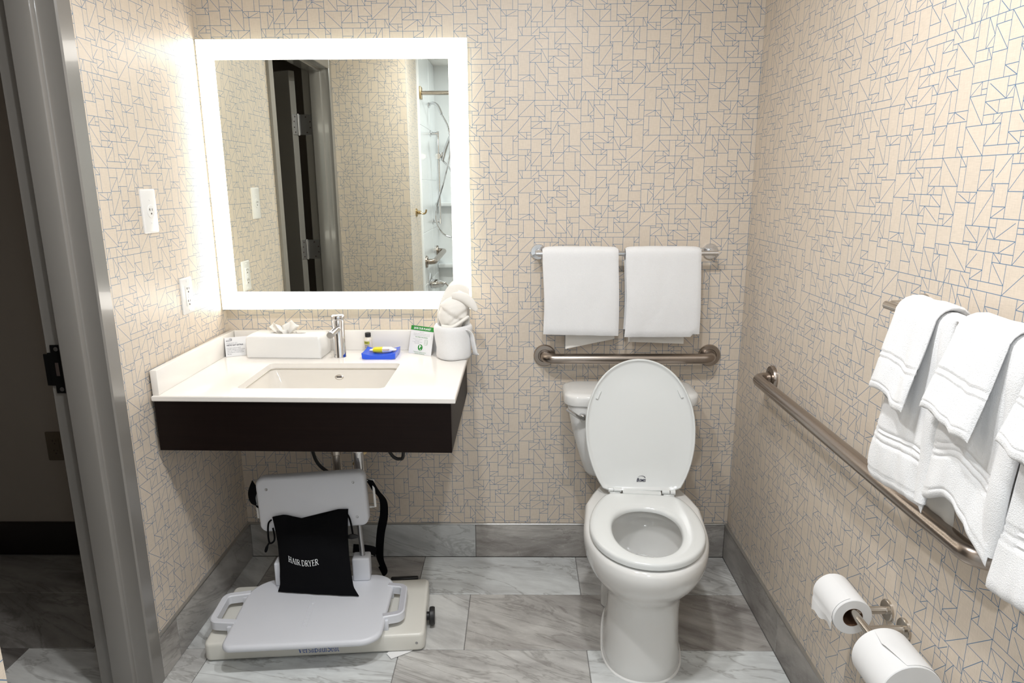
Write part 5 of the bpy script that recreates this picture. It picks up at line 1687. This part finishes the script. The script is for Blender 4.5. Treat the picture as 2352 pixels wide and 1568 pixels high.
# flush lever
bm = bmesh.new()
lathe(bm, [(0.013, 0.0), (0.0135, 0.004), (0.011, 0.008), (0.0125, 0.014), (0.012, 0.022), (0.007, 0.027), (0.001, 0.028)], (0.222, -0.203, 0.671), (0, -1, 0.05), 24)
pts = spline([(0.222, -0.224, 0.671), (0.205, -0.232, 0.678), (0.188, -0.240, 0.692), (0.172, -0.243, 0.705), (0.165, -0.243, 0.711)], 6)
k_ = len(pts)
tube(bm, pts, [0.0085 - 0.0025 * math.sin(math.pi * i / (k_ - 1)) for i in range(k_)], 14)
part('flush_lever', bm, CHROME, tr, 50, label='chrome flush lever')

# ------------------------------------------------------------------ bath seat
sa = math.radians(4.7)
br = thing('bath_chair', 'white plastic transfer bath seat on the floor under the sink', 'bath chair', (-1.002, -0.640, 0.0), sa)
W_, D_, HB2 = 0.695, 0.318, 0.066
bm = bmesh.new(); poly_prism(bm, rrect(0, W_, 0, D_, 0.020, 5), 0.003, HB2, 0, 0.010, 3)
bmesh.ops.translate(bm, verts=bm.verts, vec=(0, 0, 0))
base = part('base', bm, SEATCREAM, br, 45, world=False, label='cream base box')
for fxx, fyy in ((0.05, 0.05), (W_ - 0.05, 0.05), (0.05, D_ - 0.05), (W_ - 0.05, D_ - 0.05)):
    bm = bmesh.new(); lathe(bm, [(0.018, 0.0), (0.020, 0.001), (0.018, 0.004)], (fxx, fyy, 0.0), n=20); part('foot', bm, RUBBER, br, 40, world=False)
bm = bmesh.new(); lathe(bm, [(0.150, 0.0), (0.150, 0.0022), (0.148, 0.0035), (0.146, 0.0035), (0.144, 0.0022)], (0.425, 0.155, HB2 - 0.0004), n=64, cap0=False, cap1=False)
part('swivel_ring', bm, SEATCREAM, br, 50, world=False)
bm = bmesh.new(); lathe(bm, [(0.13, 0.0), (0.13, 0.020), (0.12, 0.024)], (0.335, 0.14, HB2 - 0.0004), n=48); part('swivel_hub', bm, SEATCREAM, br, 50, world=False)
def on_base(x, y): return (0.0 + x, -0.0004, y)
bm = serif_bm('VersaBathSeat', 0.0245, lambda x, y: (0.292 + x, -0.0006, 0.0185 + y + 0.0), 0.80)
part('lettering', bm, LOGOBLUE, br, 0, world=False, parent=base)
bm = bmesh.new(); lathe(bm, [(0.0045, -0.001), (0.0045, 0.0012), (0.0005, 0.0016)], (W_ - 0.026, 0.0, 0.034), (0, -1, 0), 14); part('screw', bm, STEEL, br, 40, world=False, parent=base)
# knob on the right end
kc = Vector((W_, 0.135, 0.036))
bm = bmesh.new(); lathe(bm, [(0.014, 0), (0.014, 0.008), (0.027, 0.009), (0.030, 0.012), (0.0305, 0.021), (0.028, 0.027), (0.001, 0.028)], kc, (1, 0, 0), 28); part('knob', bm, BLACKP, br, 40, world=False, label='black round knob')
# seat plate
bm = bmesh.new()
PX0, PX1, PY0, PY1 = 0.082, 0.572, -0.082, 0.285
pl_ = []
def seat_plate():
    pts = []
    def arc(cx, cy, rx, ry, a0, a1, n=8):
        for i in range(n + 1):
            a = math.radians(a0 + (a1 - a0) * i / n); pts.append((cx + rx * math.cos(a), cy + ry * math.sin(a)))
    arc(PX1 - 0.075, PY0 + 0.060, 0.070, 0.060, 270, 350)     # front right, wide round
    arc(PX1 - 0.075, PY1 - 0.075, 0.082, 0.078, 0, 90)        # back right
    arc(PX0 + 0.105, PY1 - 0.105, 0.105, 0.108, 90, 180)      # back left
    arc(PX0 + 0.030, PY0 + 0.032, 0.030, 0.032, 180, 270)     # front left
    return pts
poly_prism(bm, seat_plate(), HB2 + 0.022, HB2 + 0.046, 0, 0.011, 4)
SPZ = HB2 + 0.046
seat_plate_o = part('seat_plate', bm, SEATW, br, 50, world=False)
bm = bmesh.new()
for s in (-0.008, 0.008):
    box(bm, 0.318 + s - 0.0012, 0.318 + s + 0.0012, 0.0, 0.20, SPZ - 0.0005, SPZ + 0.0007, 0.0004, 1)
for i in range(8):
    for s in (-0.004, 0.004):
        lathe(bm, [(0.0012, 0), (0.001, 0.0009)], (0.318 + s, 0.006 + i * 0.018, SPZ - 0.0003), n=8)
part('centre_rib', bm, SEATW, br, 30, world=False, parent=seat_plate_o)
bm = bmesh.new(); lathe(bm, [(0.005, 0), (0.0045, 0.0018), (0.0005, 0.0024)], (0.318, 0.125, SPZ - 0.0003), n=16); part('screw_cap', bm, SEATW, br, 50, world=False, parent=seat_plate_o)
# handles: loops at the two sides
def handle(side):
    bm = bmesh.new()
    if side < 0:
        x_in, x_out, ya, yb = PX0 + 0.010, PX0 - 0.068, 0.045, 0.205
    else:
        x_in, x_out, ya, yb = PX1 - 0.012, PX1 + 0.045, 0.040, 0.215
    A, B_, C_, D2 = Vector((x_in, ya, 0)), Vector((x_out, ya + 0.012, 0)), Vector((x_out, yb - 0.012, 0)), Vector((x_in, yb, 0))
    pts = [A] + arc_corner(A, B_, C_, 0.022, 6) + arc_corner(B_, C_, D2, 0.022, 6) + [D2]
    zb, zt_ = HB2 + 0.018, SPZ + 0.002
    hw = 0.011
    L = []
    for i, p in enumerate(pts):
        d = (pts[min(i + 1, len(pts) - 1)] - pts[max(i - 1, 0)]).normalized()
        nn = Vector((d.y, -d.x, 0))
        L.append([(p + nn * a + Vector((0, 0, z)))[:] for a, z in ((-hw, zb), (hw, zb), (hw, zt_ - 0.003), (hw - 0.003, zt_), (-hw + 0.003, zt_), (-hw, zt_ - 0.003))])
    loft(bm, L)
    h = part('handle', bm, SEATW, br, 40, world=False)
    for y in (ya, yb):
        bm = bmesh.new(); xm = x_in + (x_out - x_in) * 0.32
        box(bm, min(x_in, xm) , max(x_in, xm), y - 0.016, y + 0.016, HB2 - 0.0003, zt_ - 0.012, 0.003, 2)
        part('handle_bracket', bm, SEATW, br, 40, world=False, parent=h)
    if side > 0:
        bm = bmesh.new()
        L = []
        for i, p in enumerate(pts):
            d = (pts[min(i + 1, len(pts) - 1)] - pts[max(i - 1, 0)]).normalized(); nn = Vector((d.y, -d.x, 0))
            L.append([(p + nn * a + Vector((0, 0, z)))[:] for a, z in ((-0.007, zt_ - 0.002), (0.007, zt_ - 0.002), (0.007, zt_ + 0.001), (-0.007, zt_ + 0.001))])
        loft(bm, L)
        part('grip_inlay', bm, SEATGREY, br, 40, world=False, parent=h, label='grey grip strip')
handle(-1); handle(1)
# back rest on two steel posts in moulded sockets
inv = Matrix.Rotation(-sa, 4, 'Z') @ Matrix.Translation((1.002, 0.640, 0))
def loc_(p): return inv @ Vector(p)
pR, pL = loc_((-0.558, -0.335, 0)), loc_((-0.822, -0.365, 0))
for p in (pR, pL):
    bm = bmesh.new(); box(bm, p.x - 0.035, p.x + 0.026, p.y - 0.026, p.y + 0.026, SPZ - 0.001, SPZ + 0.088, 0.007, 3); part('post_socket', bm, SEATW, br, 45, world=False)
    bm = bmesh.new(); cyl(bm, (p.x, p.y, SPZ + 0.08), (p.x - 0.022, p.y + 0.046, 0.480), 0.0092, n=20); part('post', bm, STEEL, br, 45, world=False, label='grey steel post')
bx0, bx1, bz0, bz1 = -0.906, -0.532, 0.303, 0.508
def back_frame():
    cx = (-0.720, -0.322, 0.0)
    p = loc_(cx)
    rotm = Matrix.Translation((p.x, p.y - 0.010, 0.403)) @ Matrix.Rotation(math.radians(-2.0) , 4, 'Z') @ Matrix.Rotation(math.radians(-2.9), 4, 'Y') @ Matrix.Rotation(math.radians(-4), 4, 'X')
    return rotm
BF = back_frame()
bm = bmesh.new()
ol = rrect(-0.187, 0.187, -0.094, 0.102, 0.026, 6)
L = []
for y, g in ((0.034, 0.012), (0.030, 0.003), (0.024, 0.0), (-0.004, 0.0), (-0.011, 0.003), (-0.014, 0.010)):
    L.append([(x * (1 - g / 0.189), y + 0.018 * (x / 0.189) ** 2 * -0.35, z * (1 - g / 0.102)) for x, z in ol])
loft(bm, L)
bmesh.ops.transform(bm, matrix=BF, verts=bm.verts)
back = part('back_rest', bm, SEATW, br, 50, world=False)
for x, z in ((-0.150, 0.062), (0.147, 0.068), (0.150, -0.058), (-0.150, -0.056)):
    bm = bmesh.new(); lathe(bm, [(0.0048, -0.004), (0.0048, 0.0022), (0.0025, 0.0018), (0.0005, 0.0012)], (x, -0.0180, z), (0, -1, 0), 14)
    bmesh.ops.transform(bm, matrix=BF, verts=bm.verts)
    part('screw', bm, STEEL, br, 40, world=False, parent=back)
bm = bmesh.new(); lathe(bm, [(0.003, -0.002), (0.002, 0.0012), (0.0005, 0.0015)], (0.003, -0.0142, 0.012), (0, -1, 0), 10); bmesh.ops.transform(bm, matrix=BF, verts=bm.verts); part('moulding_dot', bm, SEATW, br, 40, world=False, parent=back)
# buckles and strap
for s in (-1, 1):
    bm = bmesh.new()
    xa = s * 0.186
    pts = [(xa, 0.030, 0.055), (xa + s * 0.020, 0.030, 0.055), (xa + s * 0.020, 0.030, -0.045 if s > 0 else -0.058), (xa, 0.030, -0.045 if s > 0 else -0.058)]
    tube(bm, pts, 0.0045, 8); bmesh.ops.transform(bm, matrix=BF, verts=bm.verts)
    part('strap_buckle', bm, WHITEPL, br, 40, world=False)
def band(bm, pts, w, dirw, th=0.0018):
    dirw = Vector(dirw).normalized()
    L = []
    P = [Vector(p) for p in pts]
    for i, p in enumerate(P):
        d = (P[min(i + 1, len(P) - 1)] - P[max(i - 1, 0)]).normalized()
        ww = dirw - d * dirw.dot(d); ww.normalize()
        nn = d.cross(ww).normalized()
        wv = w if not callable(w) else w(i / (len(P) - 1))
        L.append([tuple(p + ww * a * wv / 2 + nn * b_ * th / 2) for a, b_ in ((-1, -1), (1, -1), (1, 1), (-1, 1))])
    loft(bm, L)
sp_ = [loc_(p) for p in ((-0.528, -0.300, 0.470), (-0.512, -0.285, 0.425), (-0.492, -0.262, 0.375), (-0.494, -0.250, 0.31), (-0.510, -0.240, 0.24), (-0.520, -0.232, 0.17), (-0.522, -0.225, 0.12), (-0.512, -0.22, 0.075), (-0.525, -0.21, 0.055))]
bm = bmesh.new(); band(bm, spline(sp_, 6), 0.040, loc_((1, -0.75, 0.1)) - loc_((0, 0, 0))); part('belt', bm, BLACKCLOTH, br, 50, world=False, label='black webbing strap')
sp_ = [loc_(p) for p in ((-0.918, -0.330, 0.465), (-0.938, -0.320, 0.420), (-0.932, -0.318, 0.385), (-0.905, -0.315, 0.375))]
bm = bmesh.new(); band(bm, spline(sp_, 6), 0.045, loc_((1, -0.8, 0.0)) - loc_((0, 0, 0))); part('belt', bm, BLACKCLOTH, br, 50, world=False, label='black webbing strap')
sp_ = [loc_(p) for p in ((-0.60, -0.30, 0.205), (-0.565, -0.295, 0.200), (-0.54, -0.27, 0.18), (-0.53, -0.25, 0.16))]
bm = bmesh.new(); band(bm, spline(sp_, 5), 0.03, (0, 0.3, 1)); part('belt', bm, BLACKCLOTH, br, 50, world=False, label='black webbing strap')
bm = bmesh.new(); box(bm, 0.555, 0.655, D_ - 0.002, D_ + 0.014, 0.052, 0.070, 0.003, 1); part('release_bar', bm, BLACKP, br, 40, world=False, label='black release bar')
# paper tag sticking out below
r = thing('paper_tag', 'small white paper corner sticking out under the bath seat base', 'paper', (-0.42, -0.60, 0.0))
bm = bmesh.new()
o1 = [(-0.425, -0.585), (-0.432, -0.598), (-0.412, -0.622), (-0.360, -0.590), (-0.350, -0.58)]
loft(bm, [[(x, y, 0.002) for x, y in o1], [(x, y, 0.0035) for x, y in o1]])
part('sheet', bm, PAPER, r, 0)

# ------------------------------------------------------------------ hair dryer bag leaning on the seat back
BL, BR_, TLc, TRc = Vector((-0.826, -0.430, SPZ + 0.004)), Vector((-0.560, -0.455, SPZ + 0.004)), Vector((-0.853, -0.366, 0.362)), Vector((-0.594, -0.352, 0.384))
r = thing('hair_dryer_bag', 'black drawstring cloth bag lettered hair dryer, leaning on the bath seat', 'bag', (-0.70, -0.44, SPZ))
def bag_mid(u, v):
    p = (BL * (1 - u) + BR_ * u) * (1 - v) + (TLc * (1 - u) + TRc * u) * v
    dip = 0.017 * math.sin(math.pi * min(1, max(0, (u - 0.12) / 0.76))) ** 1.2 * max(0, (v - 0.75) / 0.25) ** 1.5
    bow = 0.010 * (1 - (2 * v - 1) ** 2) * (-1 if u < 0.5 else 1) * abs(2 * u - 1) * -1
    p = p + Vector((bow, 0, -dip))
    if v > 0.9:
        p += Vector((0, 0, 0.005 * noise.noise(Vector((u * 9, 1.5, 3.0))) + 0.007 * math.exp(-((u - 0.16) / 0.10) ** 2) + 0.007 * math.exp(-((u - 0.86) / 0.10) ** 2)))
    if v < 0.1:
        p.x += (0.012 if u > 0.5 else -0.006) * (1 - v / 0.1) * abs(2 * u - 1)
    return p
nb = (BR_ - BL).cross(TLc - BL).normalized()
if nb.y > 0: nb = -nb
bm = bmesh.new()
NU, NV = 30, 34
def thick_(u, v):
    e_ = (1 - abs(2 * u - 1) ** 3) * min(1, v * 7 + 0.10) * (0.25 + 0.75 * min(1, (1 - v) * 4))
    return 0.004 + 0.026 * max(0, e_) * (0.7 + 0.5 * math.sin(math.pi * (1 - v) ** 0.8))
rows = []
for j in range(NV + 1):
    v = j / NV
    ring = []
    for i in range(NU + 1):
        u = i / NU
        ring.append(bag_mid(u, v) + nb * (thick_(u, v) * 0.62 + 0.003 * noise.noise(Vector((u * 7, v * 7, 2.0)))))
    for i in range(NU, -1, -1):
        u = i / NU
        ring.append(bag_mid(u, v) - nb * (thick_(u, v) * 0.38))
    rows.append([tuple(p) for p in ring])
loft(bm, rows)
bag = part('bag_body', bm, BLACKCLOTH, r, 70)
def bag_front(u, v, lift=0.001):
    return bag_mid(u, v) + nb * (thick_(u, v) * 0.62 + 0.003 * noise.noise(Vector((u * 7, v * 7, 2.0))) + lift)
wid = 0.262
bm = serif_bm('HAIR DRYER', 0.0198, lambda x, y: tuple(bag_front(0.155 + x / wid, 0.372 + y / 0.27, 0.0012)), 0.88, lambda t: 0.010 * (2 * t - 1.15) ** 2 - 0.004 * t)
part('lettering', bm, WHITEINK, r, 0, label='white embroidered letters')
# drawstrings
bm = bmesh.new()
a = TLc + Vector((0.0, -0.012, -0.004))
tube(bm, spline([a, a + Vector((-0.010, -0.004, -0.012)), a + Vector((-0.014, -0.006, -0.05)), a + Vector((-0.012, -0.004, -0.085)), a + Vector((0.002, -0.002, -0.080)), a + Vector((0.006, -0.002, -0.06)), a + Vector((0.003, -0.002, -0.03))], 6), 0.0032, 8)
tube(bm, spline([a + Vector((-0.011, -0.004, -0.083)), a + Vector((-0.020, -0.006, -0.095)), a + Vector((-0.028, -0.008, -0.118))], 5), [0.0032] * 6 + [0.0045, 0.005, 0.005, 0.0045, 0.003], 8)
part('drawstring', bm, BLACKCLOTH, r, 60)
bm = bmesh.new()
a = TRc + Vector((-0.004, -0.008, -0.010))
tube(bm, spline([a, a + Vector((0.010, -0.003, -0.02)), a + Vector((0.015, -0.004, -0.05)), a + Vector((0.018, -0.005, -0.078))], 6), 0.0032, 8)
part('drawstring', bm, BLACKCLOTH, r, 60)
bm = bmesh.new()
q = a + Vector((0.016, -0.008, -0.083))
L = []
for dx, hh in ((-0.020, 0.002), (-0.012, 0.006), (0.0, 0.009), (0.012, 0.006), (0.021, 0.003)):
    L.append([tuple(q + Vector((dx, yy, zz * hh - 0.10 * dx * (-1 if dx < 0 else 0)))) for yy, zz in ((-0.005, -1), (-0.007, 0), (-0.005, 1), (0.003, 1), (0.005, 0), (0.003, -1))])
loft(bm, L)
part('cord_lock', bm, BLACKP, r, 40)
